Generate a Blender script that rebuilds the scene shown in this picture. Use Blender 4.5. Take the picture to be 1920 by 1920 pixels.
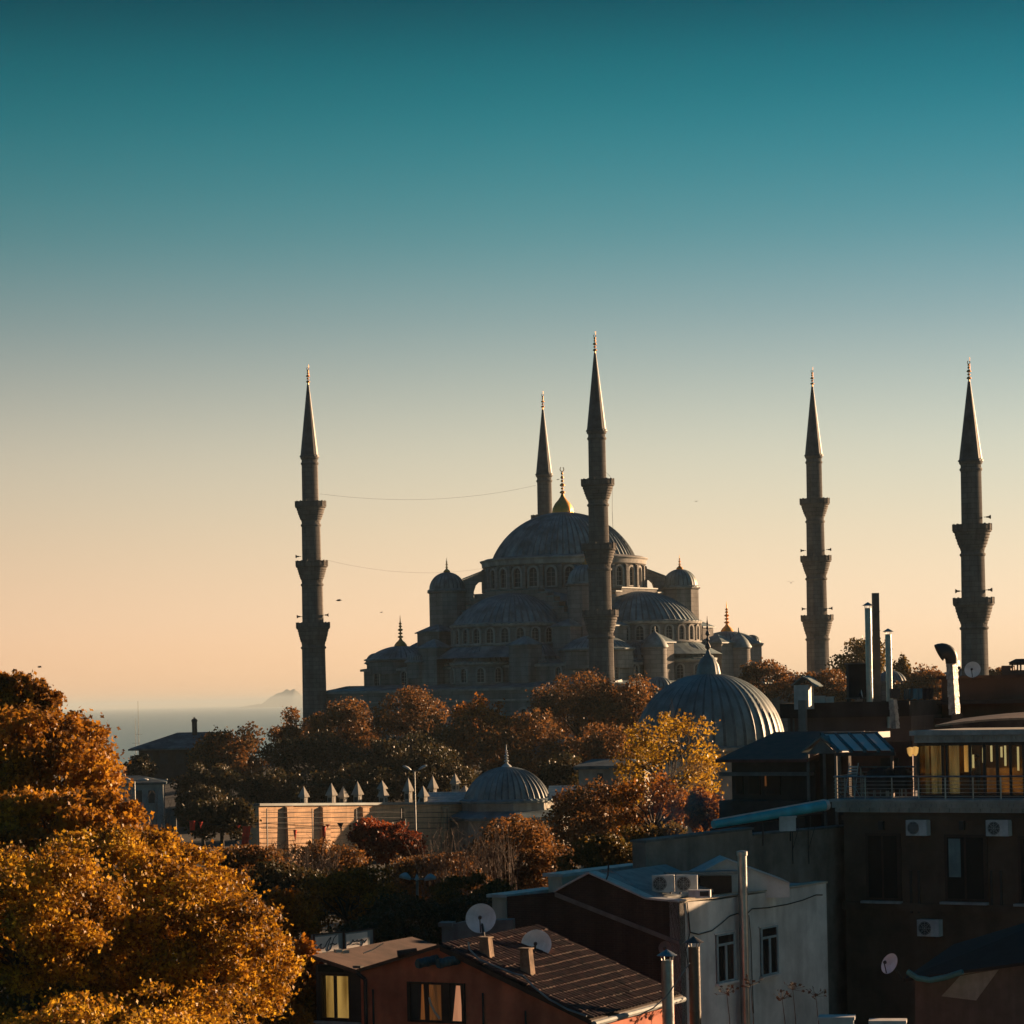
import bpy, math, random
import numpy as np
from mathutils import Vector, Matrix, noise as mn
for o in list(bpy.data.objects): bpy.data.objects.remove(o)
SC = bpy.context.scene; COL = SC.collection
R = math.radians
# ------------------------------------------------ camera
EYE = 50.0; F = 5000.0; HZ = 1309.0; ROLL = R(1.2)
cam = bpy.data.cameras.new('camera'); co = bpy.data.objects.new('camera', cam); COL.objects.link(co)
cam.sensor_width = 36; cam.lens = 36*F/1920; cam.shift_y = (HZ-960)/1920
co.matrix_world = Matrix.Translation((0,0,EYE)) @ Matrix.Rotation(R(90),4,'X') @ Matrix.Rotation(-ROLL,4,'Z')
cam.clip_start = 1; cam.clip_end = 90000
SC.camera = co
# ------------------------------------------------ sky, sun, exposure
SUN_AZ, SUN_EL = R(53), R(8.8)
w = bpy.data.worlds.new('World'); SC.world = w; w.use_nodes = True
nt = w.node_tree; nt.nodes.clear(); N = nt.nodes.new; L = nt.links.new
def s2l(c): return tuple((x/12.92 if x<=.04045 else ((x+.055)/1.055)**2.4) for x in [v/255 for v in c])
out = N('ShaderNodeOutputWorld'); bg = N('ShaderNodeBackground'); L(bg.outputs[0], out.inputs[0])
tc = N('ShaderNodeTexCoord'); sep = N('ShaderNodeSeparateXYZ'); L(tc.outputs['Generated'], sep.inputs[0])
EXPO = 1.35; K = 2**-EXPO
stops = [(0.0,(243,194,148)),(.012,(246,201,156)),(.03,(246,209,170)),(.062,(222,203,171)),(.09,(202,197,175)),(.115,(170,177,166)),(.14,(134,157,157)),(.17,(84,139,145)),(.205,(38,121,131)),(.235,(14,100,112)),(.262,(0,60,74)),(.4,(0,72,92)),(1.0,(0,70,98))]
rp = N('ShaderNodeValToRGB'); cr = rp.color_ramp; SCL = 1.0
while len(cr.elements) > 1: cr.elements.remove(cr.elements[0])
cr.elements[0].position = stops[0][0]; cr.elements[0].color = (*s2l(stops[0][1]),1)
for p,c in stops[1:]:
    e = cr.elements.new(p); e.color = (*s2l(c),1)
cr.interpolation='B_SPLINE'; L(sep.outputs['Z'], rp.inputs[0])
dt = N('ShaderNodeVectorMath'); dt.operation='DOT_PRODUCT'; L(tc.outputs['Generated'], dt.inputs[0])
dt.inputs[1].default_value = (math.sin(SUN_AZ), math.cos(SUN_AZ), 0)
mr = N('ShaderNodeMapRange'); L(dt.outputs['Value'], mr.inputs[0]); mr.inputs[1].default_value=-1
r2 = N('ShaderNodeValToRGB'); L(mr.outputs[0], r2.inputs[0]); e2=r2.color_ramp.elements   # the sky is bright towards the sun and dusky blue away from it
e2[0].position=0; e2[0].color=(.10,.42,.62,1); e2[1].position=1; e2[1].color=(1.5,1.35,1.15,1)
for p,c in ((.35,(.10,.54,.78,1)),(.62,(.15,.55,.74,1)),(.71,(.86,.81,.80,1)),(.80,(1.0,1.0,1.0,1)),(.88,(1.02,1.10,1.17,1))): q=e2.new(p); q.color=c
sky = N('ShaderNodeTexSky'); sky.sky_type='NISHITA'; sky.sun_disc=False; sky.sun_elevation=SUN_EL; sky.sun_rotation=SUN_AZ
sm = N('ShaderNodeVectorMath'); sm.operation='SCALE'; L(sky.outputs[0], sm.inputs[0]); sm.inputs['Scale'].default_value=.0006
rs = N('ShaderNodeVectorMath'); rs.operation='MULTIPLY'; L(rp.outputs[0], rs.inputs[0]); L(r2.outputs[0], rs.inputs[1])
ad = N('ShaderNodeVectorMath'); ad.operation='ADD'; L(rs.outputs[0], ad.inputs[0]); L(sm.outputs[0], ad.inputs[1])
L(ad.outputs[0], bg.inputs[0]); bg.inputs[1].default_value = K*1.12
sd = Vector((math.sin(SUN_AZ)*math.cos(SUN_EL), math.cos(SUN_AZ)*math.cos(SUN_EL), math.sin(SUN_EL)))
sl = bpy.data.lights.new('sun','SUN'); sl.energy = 5.0; sl.angle = R(.5); sl.color = (1,.64,.36)
so = bpy.data.objects.new('sun', sl); COL.objects.link(so); so.rotation_euler = sd.to_track_quat('Z','Y').to_euler(); so.location = (0,0,200)
SC.view_settings.view_transform='Standard'; SC.view_settings.look='None'; SC.view_settings.exposure=EXPO; SC.view_settings.gamma=1
SC.render.engine='CYCLES'; SC.cycles.use_denoising=True; SC.cycles.max_bounces=6; SC.cycles.diffuse_bounces=2; SC.cycles.glossy_bounces=2
SC.cycles.transmission_bounces=4; SC.cycles.transparent_max_bounces=12; SC.cycles.volume_bounces=0; SC.cycles.sample_clamp_indirect=3
# ------------------------------------------------ helpers
CR, SR = math.cos(ROLL), math.sin(ROLL)
def ray(px,py):
    dx, dy = px-960, HZ-py
    return ((dx*CR+dy*SR)/F, (-dx*SR+dy*CR)/F)
def P(px,py,d):
    a,b = ray(px,py); return Vector((a*d, d, EYE+b*d))
def sm_(a,b,x):
    t = max(0,min(1,(x-a)/(b-a))); return t*t*(3-2*t)
def ground(x,y):
    h = 35.0 + 7*sm_(270,420,y)*(1-sm_(-20,-75,x)*.9 if x<-20 else 1)
    if x < -20: h = 35 + 7*sm_(270,420,y)*(1-.9*sm_(20,75,-x))
    h -= 62*sm_(640,1500,y)
    h -= 3*sm_(60,5,y)
    return h + .25*mn.noise(Vector((x/25,y/25,0)))
class MB:
    def __init__(s, M=None): s.v=[]; s.f=[]; s.mi=[]; s.M=M or Matrix(); s.m=0
    def add(s, vs, fs):
        b=len(s.v); s.v += [s.M@Vector(v) for v in vs]; s.f += [tuple(i+b for i in f) for f in fs]; s.mi += [s.m]*len(fs); return s
    def box(s,x0,x1,y0,y1,z0,z1):
        return s.add([(x0,y0,z0),(x1,y0,z0),(x1,y1,z0),(x0,y1,z0),(x0,y0,z1),(x1,y0,z1),(x1,y1,z1),(x0,y1,z1)],
            [(0,3,2,1),(4,5,6,7),(0,1,5,4),(1,2,6,5),(2,3,7,6),(3,0,4,7)])
    def hull(s, pts8):   # eight corners, bottom 4 then top 4
        return s.add(pts8,[(0,3,2,1),(4,5,6,7),(0,1,5,4),(1,2,6,5),(2,3,7,6),(3,0,4,7)])
    def pyr(s,x0,x1,y0,y1,z0,z1,ov=0,top=0):
        cx,cy=(x0+x1)/2,(y0+y1)/2; tx,ty=(x1-x0)/2*top,(y1-y0)/2*top
        return s.hull([(x0-ov,y0-ov,z0),(x1+ov,y0-ov,z0),(x1+ov,y1+ov,z0),(x0-ov,y1+ov,z0),(cx-tx-.01,cy-ty-.01,z1),(cx+tx+.01,cy-ty-.01,z1),(cx+tx+.01,cy+ty+.01,z1),(cx-tx-.01,cy+ty+.01,z1)])
    def prism(s, poly, y0, y1):      # poly of (x,z) extruded along y
        n=len(poly); vs=[(x,y0,z) for x,z in poly]+[(x,y1,z) for x,z in poly]
        return s.add(vs,[tuple(range(n)), tuple(range(2*n-1,n-1,-1))]+[((i+1)%n,i,n+i,n+(i+1)%n) for i in range(n)])
    def lathe(s, prof, n=24, c=(0,0,0), a0=0, a1=2*math.pi, fn=None):
        full = abs(a1-a0-2*math.pi)<1e-6; m = n if full else n+1
        vs=[]
        for (r,z) in prof:
            for i in range(m):
                a=a0+(a1-a0)*i/n; rr = r if fn is None else fn(r,z,a,i)
                vs.append((c[0]+rr*math.cos(a), c[1]+rr*math.sin(a), c[2]+z))
        fs=[]
        for j in range(len(prof)-1):
            for i in range(n):
                k=(i+1)%m; fs.append((j*m+i, j*m+k, (j+1)*m+k, (j+1)*m+i))
        return s.add(vs,fs)
    def cyl(s,p0,p1,r0,r1=None,n=8,cap=True):
        r1=r0 if r1 is None else r1; p0=Vector(p0);p1=Vector(p1); d=(p1-p0)
        if d.length<1e-6: return s
        q=d.to_track_quat('Z','Y'); vs=[]
        for p,r in((p0,r0),(p1,r1)):
            for i in range(n):
                a=2*math.pi*i/n; vs.append(p+q@Vector((r*math.cos(a),r*math.sin(a),0)))
        fs=[(i,(i+1)%n,n+(i+1)%n,n+i) for i in range(n)]
        if cap: fs+=[tuple(range(n-1,-1,-1)),tuple(range(n,2*n))]
        return s.add(vs,fs)
    def tube(s,pts,r,n=6,r1=None):
        for i in range(len(pts)-1):
            t0=i/(len(pts)-1); t1=(i+1)/(len(pts)-1); e=r if r1 is None else r1
            s.cyl(pts[i],pts[i+1],r+(e-r)*t0,r+(e-r)*t1,n)
        return s
ORG={}
def me_(name,mb,mats,smooth,org):
    m=bpy.data.meshes.new(name); m.from_pydata([v-org for v in mb.v],[],mb.f)
    for x in (mats if isinstance(mats,(list,tuple)) else [mats]): m.materials.append(x)
    if any(mb.mi): m.polygons.foreach_set('material_index',mb.mi)
    if smooth:
        m.polygons.foreach_set('use_smooth',[True]*len(m.polygons))
        if smooth is not True:
            try: m.set_sharp_from_angle(angle=R(smooth))
            except Exception: pass
    m.update(); return m
def setp(o,label=None,cat=None,group=None,kind=None):
    if label: o['label']=label
    if cat: o['category']=cat
    if group: o['group']=group
    if kind: o['kind']=kind
    return o
def thing(name,label,cat,loc,group=None):
    o=bpy.data.objects.new(name,None); o.empty_display_size=.5; COL.objects.link(o); o.location=loc; ORG[o.name]=Vector(loc)
    return setp(o,label,cat,group)
def part(name,mb,mats,parent,smooth=False,label=None):
    if any(mb.mi) and mats is LEAD: mats=[LEAD,LEADS]
    org=ORG[parent.name]; o=bpy.data.objects.new(name,me_(name,mb,mats,smooth,org)); COL.objects.link(o); o.parent=parent
    ORG[o.name]=org
    if label: o['label']=label
    return o
def solo(name,mb,mats,label,cat,loc,group=None,kind=None,smooth=False):
    loc=Vector(loc); o=bpy.data.objects.new(name,me_(name,mb,mats,smooth,loc)); COL.objects.link(o); o.location=loc; ORG[o.name]=loc
    return setp(o,label,cat,group,kind)
def inst(name,mesh,parent,wpos,rotz):
    o=bpy.data.objects.new(name,mesh); COL.objects.link(o); o.parent=parent; o.location=Vector(wpos)-ORG[parent.name]; o.rotation_euler=(0,0,rotz); ORG[o.name]=Vector(wpos); return o
class Fac:   # a vertical facade through the pixel column px at depth d whose outward normal has azimuth az (degrees, from view direction to the right)
    def __init__(s,px,py,d,az):
        s.p0=P(px,py,d); a=R(az); s.n=Vector((math.sin(a),math.cos(a),0)); s.t=Vector((-s.n.y,s.n.x,0))
        s.M=Matrix.Translation((s.p0.x,s.p0.y,0))@Matrix(((s.t.x,-s.n.x,0,0),(s.t.y,-s.n.y,0,0),(0,0,1,0),(0,0,0,1)))
    def at(s,px,py,y=0):    # y = metres behind the facade plane (local +y); returns local (s,z)
        a,b=ray(px,py); q=Vector((s.p0.x,s.p0.y,0))-s.n*y; dr=Vector((a,1,0))
        d=q.dot(s.n)/dr.dot(s.n); p=dr*d; return ((p-Vector((s.p0.x,s.p0.y,0))).dot(s.t), EYE+b*d)
    def W(s,x,y,z): return s.M@Vector((x,y,z))
    def box(s,mb,px0,px1,py0,py1,y0,y1,zb=None):  # py0 top, py1 bottom, measured on plane y0
        x0,_=s.at(px0,py0,y0); x1,_=s.at(px1,py0,y0); xm=(px0+px1)/2
        z1=s.at(xm,py0,y0)[1]; z0=s.at(xm,py1,y0)[1] if zb is None else zb
        return mb.box(x0,x1,y0,y1,z0,z1)
# ------------------------------------------------ materials
def mat(name,col,rough=.8,metal=0,var=.15,scale=1.0,bump=.0,bscale=None,stretch=(1,1,1),col2=None,spec=.4,transl=0,streak=0):
    m=bpy.data.materials.new(name); m.use_nodes=True; t=m.node_tree; b=t.nodes['Principled BSDF']
    b.inputs['Roughness'].default_value=rough; b.inputs['Metallic'].default_value=metal; b.inputs['Specular IOR Level'].default_value=spec
    tc=t.nodes.new('ShaderNodeTexCoord'); mp=t.nodes.new('ShaderNodeMapping'); t.links.new(tc.outputs['Object'],mp.inputs[0]); mp.inputs['Scale'].default_value=stretch
    nz=t.nodes.new('ShaderNodeTexNoise'); nz.inputs['Scale'].default_value=scale; nz.inputs['Detail'].default_value=6; nz.inputs['Roughness'].default_value=.65; t.links.new(mp.outputs[0],nz.inputs[0])
    rp=t.nodes.new('ShaderNodeValToRGB'); t.links.new(nz.outputs[0],rp.inputs[0])
    c2=col2 or tuple(c*(1-var*1.8) for c in col); c1=col if col2 else tuple(min(1,c*(1+var)) for c in col)
    rp.color_ramp.elements[0].position=.36; rp.color_ramp.elements[0].color=(*c2,1); rp.color_ramp.elements[1].position=.64; rp.color_ramp.elements[1].color=(*c1,1)
    src=rp.outputs[0]
    if streak:
        m2=t.nodes.new('ShaderNodeMapping'); t.links.new(tc.outputs['Object'],m2.inputs[0]); m2.inputs['Scale'].default_value=(1,1,.12)
        n2=t.nodes.new('ShaderNodeTexNoise'); n2.inputs['Scale'].default_value=scale*2.2; n2.inputs['Detail'].default_value=5; t.links.new(m2.outputs[0],n2.inputs[0])
        r2=t.nodes.new('ShaderNodeMapRange'); r2.inputs[1].default_value=.35; r2.inputs[2].default_value=.65; r2.inputs[3].default_value=1-streak; r2.inputs[4].default_value=1; t.links.new(n2.outputs[0],r2.inputs[0])
        mx=t.nodes.new('ShaderNodeVectorMath'); mx.operation='SCALE'; t.links.new(src,mx.inputs[0]); t.links.new(r2.outputs[0],mx.inputs['Scale']); src=mx.outputs[0]
    t.links.new(src,b.inputs['Base Color'])
    if bump:
        bn=t.nodes.new('ShaderNodeBump'); bn.inputs['Distance'].default_value=bump; bn.inputs['Strength'].default_value=1
        n3=t.nodes.new('ShaderNodeTexNoise'); n3.inputs['Scale'].default_value=bscale or scale*4; n3.inputs['Detail'].default_value=4; t.links.new(mp.outputs[0],n3.inputs[0])
        t.links.new(n3.outputs[0],bn.inputs['Height']); t.links.new(bn.outputs[0],b.inputs['Normal'])
    return m
def plain0(name,c): return mat(name,c,rough=.9,var=.15,scale=.5,streak=.3)
def coursed(name,c1,c2,mort,bw,bh,ang=0,bump=.02,rough=.9,dirt=.5,dscale=.15):
    """masonry courses on vertical walls of any direction: u = along-wall, v = z"""
    m=bpy.data.materials.new(name); m.use_nodes=True; t=m.node_tree; b=t.nodes['Principled BSDF']; b.inputs['Roughness'].default_value=rough; b.inputs['Specular IOR Level'].default_value=.2
    Nn=t.nodes.new; Lk=t.links.new
    tc=Nn('ShaderNodeTexCoord'); s=Nn('ShaderNodeSeparateXYZ'); Lk(tc.outputs['Object'],s.inputs[0])
    a=Nn('ShaderNodeMath'); a.operation='MULTIPLY'; a.inputs[1].default_value=math.cos(ang)+.25; Lk(s.outputs[0],a.inputs[0])
    c=Nn('ShaderNodeMath'); c.operation='MULTIPLY_ADD'; c.inputs[1].default_value=math.sin(ang)+.35; Lk(s.outputs[1],c.inputs[0]); Lk(a.outputs[0],c.inputs[2])
    cb=Nn('ShaderNodeCombineXYZ'); Lk(c.outputs[0],cb.inputs[0]); Lk(s.outputs[2],cb.inputs[1])
    br=Nn('ShaderNodeTexBrick'); Lk(cb.outputs[0],br.inputs[0]); br.inputs['Scale'].default_value=1
    br.inputs['Color1'].default_value=(*c1,1); br.inputs['Color2'].default_value=(*c2,1); br.inputs['Mortar'].default_value=(*mort,1)
    br.inputs['Brick Width'].default_value=bw; br.inputs['Row Height'].default_value=bh; br.inputs['Mortar Size'].default_value=bh*.06; br.inputs['Bias'].default_value=0
    nz=Nn('ShaderNodeTexNoise'); nz.inputs['Scale'].default_value=dscale; nz.inputs['Detail'].default_value=9; nz.inputs['Roughness'].default_value=.7; Lk(tc.outputs['Object'],nz.inputs[0])
    mr=Nn('ShaderNodeMapRange'); mr.inputs[1].default_value=.3; mr.inputs[2].default_value=.7; mr.inputs[3].default_value=1-dirt; mr.inputs[4].default_value=1.15; Lk(nz.outputs[0],mr.inputs[0])
    mp=Nn('ShaderNodeMapping'); mp.inputs['Scale'].default_value=(1,1,.1); Lk(tc.outputs['Object'],mp.inputs[0])
    n2=Nn('ShaderNodeTexNoise'); n2.inputs['Scale'].default_value=dscale*6; n2.inputs['Detail'].default_value=5; Lk(mp.outputs[0],n2.inputs[0])
    m2=Nn('ShaderNodeMapRange'); m2.inputs[1].default_value=.35; m2.inputs[2].default_value=.7; m2.inputs[3].default_value=1-dirt*.6; m2.inputs[4].default_value=1.05; Lk(n2.outputs[0],m2.inputs[0])
    mu=Nn('ShaderNodeMath'); mu.operation='MULTIPLY'; Lk(mr.outputs[0],mu.inputs[0]); Lk(m2.outputs[0],mu.inputs[1])
    vm=Nn('ShaderNodeVectorMath'); vm.operation='SCALE'; Lk(br.outputs[0],vm.inputs[0]); Lk(mu.outputs[0],vm.inputs['Scale']); Lk(vm.outputs[0],b.inputs['Base Color'])
    bn=Nn('ShaderNodeBump'); bn.inputs['Distance'].default_value=bump; Lk(br.outputs['Fac'],bn.inputs['Height']); bn.invert=True; Lk(bn.outputs[0],b.inputs['Normal'])
    return m
STONEL=plain0('light_stone',(.42,.40,.37))
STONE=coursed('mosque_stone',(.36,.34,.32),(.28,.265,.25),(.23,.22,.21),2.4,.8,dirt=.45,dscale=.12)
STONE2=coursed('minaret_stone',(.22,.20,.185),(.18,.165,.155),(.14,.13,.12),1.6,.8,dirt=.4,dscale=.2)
LEAD=mat('lead_roof',(.20,.265,.275),rough=.55,metal=.0,var=.28,scale=.35,streak=.35,spec=.5)
LEADS=mat('lead_seam',(.085,.115,.125),rough=.6,var=.25,scale=1)
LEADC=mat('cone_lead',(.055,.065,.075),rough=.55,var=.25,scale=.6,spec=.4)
GOLD=mat('gilded_metal',(.80,.38,.10),rough=.5,metal=.75,var=.1,scale=2)
GLAZE=mat('dark_window',(.02,.022,.025),rough=.5,var=.2,scale=1,spec=.6)
DARKM=mat('dark_metal',(.03,.03,.032),rough=.5,var=.1,scale=2)
def leafm(name,cols,transl=.45,rough=.5):
    m=bpy.data.materials.new(name); m.use_nodes=True; t=m.node_tree; t.nodes.clear(); Nn=t.nodes.new; Lk=t.links.new
    o=Nn('ShaderNodeOutputMaterial'); g=Nn('ShaderNodeNewGeometry'); rp=Nn('ShaderNodeValToRGB'); tcl=Nn('ShaderNodeTexCoord'); nl=Nn('ShaderNodeTexNoise'); nl.inputs['Scale'].default_value=.45; nl.inputs['Detail'].default_value=3; Lk(tcl.outputs['Object'],nl.inputs[0])
    ml=Nn('ShaderNodeMapRange'); ml.inputs[1].default_value=.35; ml.inputs[2].default_value=.65; Lk(nl.outputs[0],ml.inputs[0]); mxl=Nn('ShaderNodeMix'); mxl.inputs[0].default_value=.45; Lk(g.outputs['Random Per Island'],mxl.inputs[2]); Lk(ml.outputs[0],mxl.inputs[3]); Lk(mxl.outputs[0],rp.inputs[0])
    el=rp.color_ramp.elements
    while len(el)>1: el.remove(el[0])
    el[0].position=0; el[0].color=(*cols[0],1)
    for i,c in enumerate(cols[1:]):
        e=el.new((i+1)/(len(cols)-1) if len(cols)>1 else 1); e.color=(*c,1)
    b=Nn('ShaderNodeBsdfPrincipled'); b.inputs['Roughness'].default_value=rough; b.inputs['Specular IOR Level'].default_value=.25; Lk(rp.outputs[0],b.inputs['Base Color'])
    tr=Nn('ShaderNodeBsdfTranslucent'); Lk(rp.outputs[0],tr.inputs[0]); mx=Nn('ShaderNodeMixShader'); mx.inputs[0].default_value=transl
    Lk(b.outputs[0],mx.inputs[1]); Lk(tr.outputs[0],mx.inputs[2]); Lk(mx.outputs[0],o.inputs[0]); return m
LEAF_GOLD=leafm('golden_leaves',[(.05,.035,.012),(.12,.055,.012),(.30,.13,.012),(.52,.26,.018),(.72,.42,.03),(.62,.40,.045)])
LEAF_AMB=leafm('amber_leaves',[(.06,.035,.012),(.15,.065,.012),(.34,.14,.014),(.52,.24,.02),(.62,.32,.03)])
LEAF_OR=leafm('orange_leaves',[(.06,.035,.012),(.14,.055,.012),(.28,.10,.012),(.42,.16,.015),(.52,.22,.02)])
LEAF_RUST=leafm('rust_leaves',[(.05,.04,.02),(.10,.058,.022),(.18,.082,.025),(.26,.11,.028),(.33,.15,.035)])
LEAF_RED=leafm('red_leaves',[(.26,.05,.02),(.17,.04,.018),(.32,.08,.02),(.10,.04,.018)])
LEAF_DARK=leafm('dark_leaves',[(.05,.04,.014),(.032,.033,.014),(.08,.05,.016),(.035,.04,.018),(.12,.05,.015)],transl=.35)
LEAF_YEL=leafm('yellow_leaves',[(.12,.07,.015),(.30,.16,.02),(.58,.34,.02),(.75,.48,.04)])
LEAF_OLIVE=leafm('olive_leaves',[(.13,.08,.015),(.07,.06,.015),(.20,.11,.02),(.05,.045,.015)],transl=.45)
BARK=mat('bark',(.07,.05,.035),rough=.95,var=.3,scale=3,stretch=(1,1,.2))
def plain(name,c,rough=.7,metal=0,scale=1.5,var=.12,streak=.25,bump=.01,spec=.4): return mat(name,c,rough=rough,metal=metal,var=var,scale=scale,streak=streak,bump=bump,spec=spec)
STEEL=plain('galvanised_steel',(.42,.43,.43),rough=.38,metal=.9,streak=.3)
WHITEP=plain('weathered_white_metal',(.55,.56,.55),rough=.5,streak=.2)
# ================================================ the setting
def grid(name,xs,ys,fz,m,kind='structure'):
    v=[(x,y,fz(x,y)) for y in ys for x in xs]; nx=len(xs)
    f=[(j*nx+i,j*nx+i+1,(j+1)*nx+i+1,(j+1)*nx+i) for j in range(len(ys)-1) for i in range(nx-1)]
    me=bpy.data.meshes.new(name); me.from_pydata(v,[],f); me.materials.append(m); me.polygons.foreach_set('use_smooth',[True]*len(f)); o=bpy.data.objects.new(name,me); COL.objects.link(o); o['kind']=kind; return o
GROUND=mat('earth_and_paving',(.045,.032,.022),rough=.95,var=.3,scale=.3,col2=(.02,.022,.02))
xs=[-9000,-3000,-1200]+list(range(-700,721,20))+[1200,3000,9000]
ys=[-400,-150,-50]+list(range(0,700,12))+list(range(700,1700,60))+[2000]
grid('ground',xs,ys,ground,GROUND)
WATER=bpy.data.materials.new('sea'); WATER.use_nodes=True
t=WATER.node_tree; b=t.nodes['Principled BSDF']; b.inputs['Base Color'].default_value=(.02,.13,.18,1); b.inputs['Roughness'].default_value=.28
tcw=t.nodes.new('ShaderNodeTexCoord'); mpw=t.nodes.new('ShaderNodeMapping'); mpw.inputs['Scale'].default_value=(.02,.008,.02); nzw=t.nodes.new('ShaderNodeTexNoise'); nzw.inputs['Scale'].default_value=3; nzw.inputs['Detail'].default_value=8
t.links.new(tcw.outputs['Object'],mpw.inputs[0]); t.links.new(mpw.outputs[0],nzw.inputs[0]); bw=t.nodes.new('ShaderNodeBump'); bw.inputs['Distance'].default_value=3; t.links.new(nzw.outputs[0],bw.inputs['Height']); t.links.new(bw.outputs[0],b.inputs['Normal'])
mb=MB(); mb.add([(-40000,1000,0),(40000,1000,0),(40000,60000,0),(-40000,60000,0)],[(0,1,2,3)])
solo('sea',mb,WATER,None,None,(0,1000,0),kind='structure')
# far island
def island(px0,px1,prof,d,label):
    rnd=random.Random(3); n=60; vs=[]; fs=[]
    for j in range(9):
        v=(j/8)*2-1
        for i in range(n+1):
            u=i/n; px=px0+(px1-px0)*u
            h=np.interp(u,[a for a,_ in prof],[b for _,b in prof])
            hh=h*2.3*(1-v*v)*(1+.25*mn.noise(Vector((u*9,v*3,1))))
            p=P(px,0,d); vs.append((p.x,d+v*700,max(-1,hh+(-1 if h<=0 else 0))))
    for j in range(8):
        for i in range(n): a=j*(n+1)+i; fs.append((a,a+1,a+n+2,a+n+1))
    mb=MB(); mb.add(vs,fs); p=P((px0+px1)/2,0,d)
    solo('island',mb,mat('island_rock',(.10,.10,.08),var=.2,scale=.01),None,None,(p.x,d,0),kind='structure',smooth=True)
island(422,566,[(0,0),(.15,14),(.25,20),(.3,16),(.4,58),(.55,80),(.68,88),(.74,95),(.8,60),(.9,20),(1,0)],34000,'')
# haze: pale air round the whole scene
hz=MB(); hz.box(-39000,39000,-380,59000,-29,124)
HM=bpy.data.materials.new('haze'); HM.use_nodes=True; t=HM.node_tree; t.nodes.clear(); oo=t.nodes.new('ShaderNodeOutputMaterial'); pv=t.nodes.new('ShaderNodeVolumePrincipled')
pv.inputs['Color'].default_value=(.66,.79,.86,1); pv.inputs['Density'].default_value=.00005; pv.inputs['Anisotropy'].default_value=0; t.links.new(pv.outputs[0],oo.inputs['Volume'])
HAZE=solo('haze',hz,HM,None,None,(0,0,-29),kind='stuff')
# ================================================ the mosque
CX,CY=10.4,507.0; MR=math.atan2(-.588,.808)
MM=Matrix.Translation((CX,CY,0))@Matrix.Rotation(MR,4,'Z')
def MMk(k): return MM@Matrix.Rotation(k*math.pi/2,4,'Z')
mosque=thing('mosque','great grey domed mosque with cascading half domes rising behind the autumn trees','mosque',(CX,CY,42))
def cap(rad,rise,n=10,lip=.5,z0=0):
    Rr=(rad*rad+rise*rise)/(2*rise); a1=math.asin(min(1,rad/Rr)) if rise<=rad else math.pi/2
    pr=[(Rr*math.sin(a1*(1-i/n)), Rr*math.cos(a1*(1-i/n))-(Rr-rise)) for i in range(n+1)]
    pr[-1]=(.02,rise)
    return [(rad+lip,-.35),(rad+lip,-.12),(rad+lip*.25,.05)]+pr[0:]
def dome(mb,rad,rise,ribs,c,a0=0,a1=2*math.pi,lip=.5,amp=.10,n=12):
    nn=int(ribs*4*(a1-a0)/(2*math.pi))
    def fn(r,z,a,i): return r+(amp*min(1,r/rad*1.6+.15) if (i%4==0 and z>-.2) else 0)
    k0=len(mb.mi); mb.lathe(cap(rad,rise,n,lip),nn,c,a0,a1,fn)
    for q in range(k0,len(mb.mi)):
        if (q-k0)%nn%4==3 and (q-k0)//nn>=3: mb.mi[q]=1
    return mb
def finial(mb,c,h,r,n=12,bulb=True):
    pr=[(0,0)] if not bulb else [(r*1.0,0),(r*1.08,.06*h),(r*.8,.14*h),(r*.35,.22*h),(r*.2,.28*h)]
    if not bulb: pr=[(r*.3,0),(r*.3,.2*h)]
    zs=.28*h if bulb else .15*h
    for q,(s,l) in enumerate(((.5,.12),(.4,.1),(.46,.12),(.3,.09),(.26,.08))):
        rr=r*s; ll=l*h*.9
        pr+=[(r*.13,zs),(rr,zs+ll*.35),(rr*.85,zs+ll*.6),(r*.12,zs+ll*.85)]; zs+=ll*1.12
    pr+=[(r*.1,zs),(.03,h)]
    mb.lathe(pr,n,c); return mb
def archpts(w,h,n=8):
    hs=h-w*.62; pts=[(-w/2,0),(w/2,0)]
    for i in range(n+1):
        a=math.pi*i/n; pts.append((w/2*math.cos(a), hs+w*.62*math.sin(a)))
    return pts
def arch_window(w,h,fr=.28,dep=.35,bars=True):
    """arched window facing -y: 0 = glass, 1 = stone surround; wall plane at y=0"""
    mb=MB(); A=archpts(w,h); B=[(x*(1+2*fr/w),(z+fr*.9 if z>h*.3 else z-fr*.6)) for x,z in A]; n=len(A)
    mb.m=0; mb.add([(x,-.04,z) for x,z in A],[tuple(range(n))])
    mb.m=1
    vs=[(x,-dep,z) for x,z in A]+[(x,-dep,z) for x,z in B]+[(x,-.0,z) for x,z in A]+[(x,0,z) for x,z in B]
    fs=[]
    for i in range(n):
        k=(i+1)%n; fs+=[(i,n+i,n+k,k),(i,k,2*n+k,2*n+i),(n+i,3*n+i,3*n+k,n+k)]
    mb.add(vs,fs)
    if bars:
        for q in range(1,4): mb.box(-w/2,w/2,-.09,-.05,h*q/4.3,h*q/4.3+.07)
        mb.box(-.05,.05,-.09,-.05,0,h*.92)
    m=bpy.data.meshes.new('window'); m.from_pydata([tuple(v) for v in mb.v],[],mb.f); m.materials.append(GLAZE); m.materials.append(STONEL); m.polygons.foreach_set('material_index',mb.mi); m.update(); return m
W_MAIN=arch_window(1.6,3.5,.38,.5); W_SEMI=arch_window(1.3,2.6,.32,.4); W_SML=arch_window(1.2,2.5,.28,.35)
def ring_windows(mesh,parent,M,c,r,z,angs):
    for a in angs:
        p=M@Vector((c[0]+r*math.cos(a),c[1]+r*math.sin(a),z)); Mr=M.to_euler().z
        inst('window',mesh,parent,p,Mr+a+math.pi/2)
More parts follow.
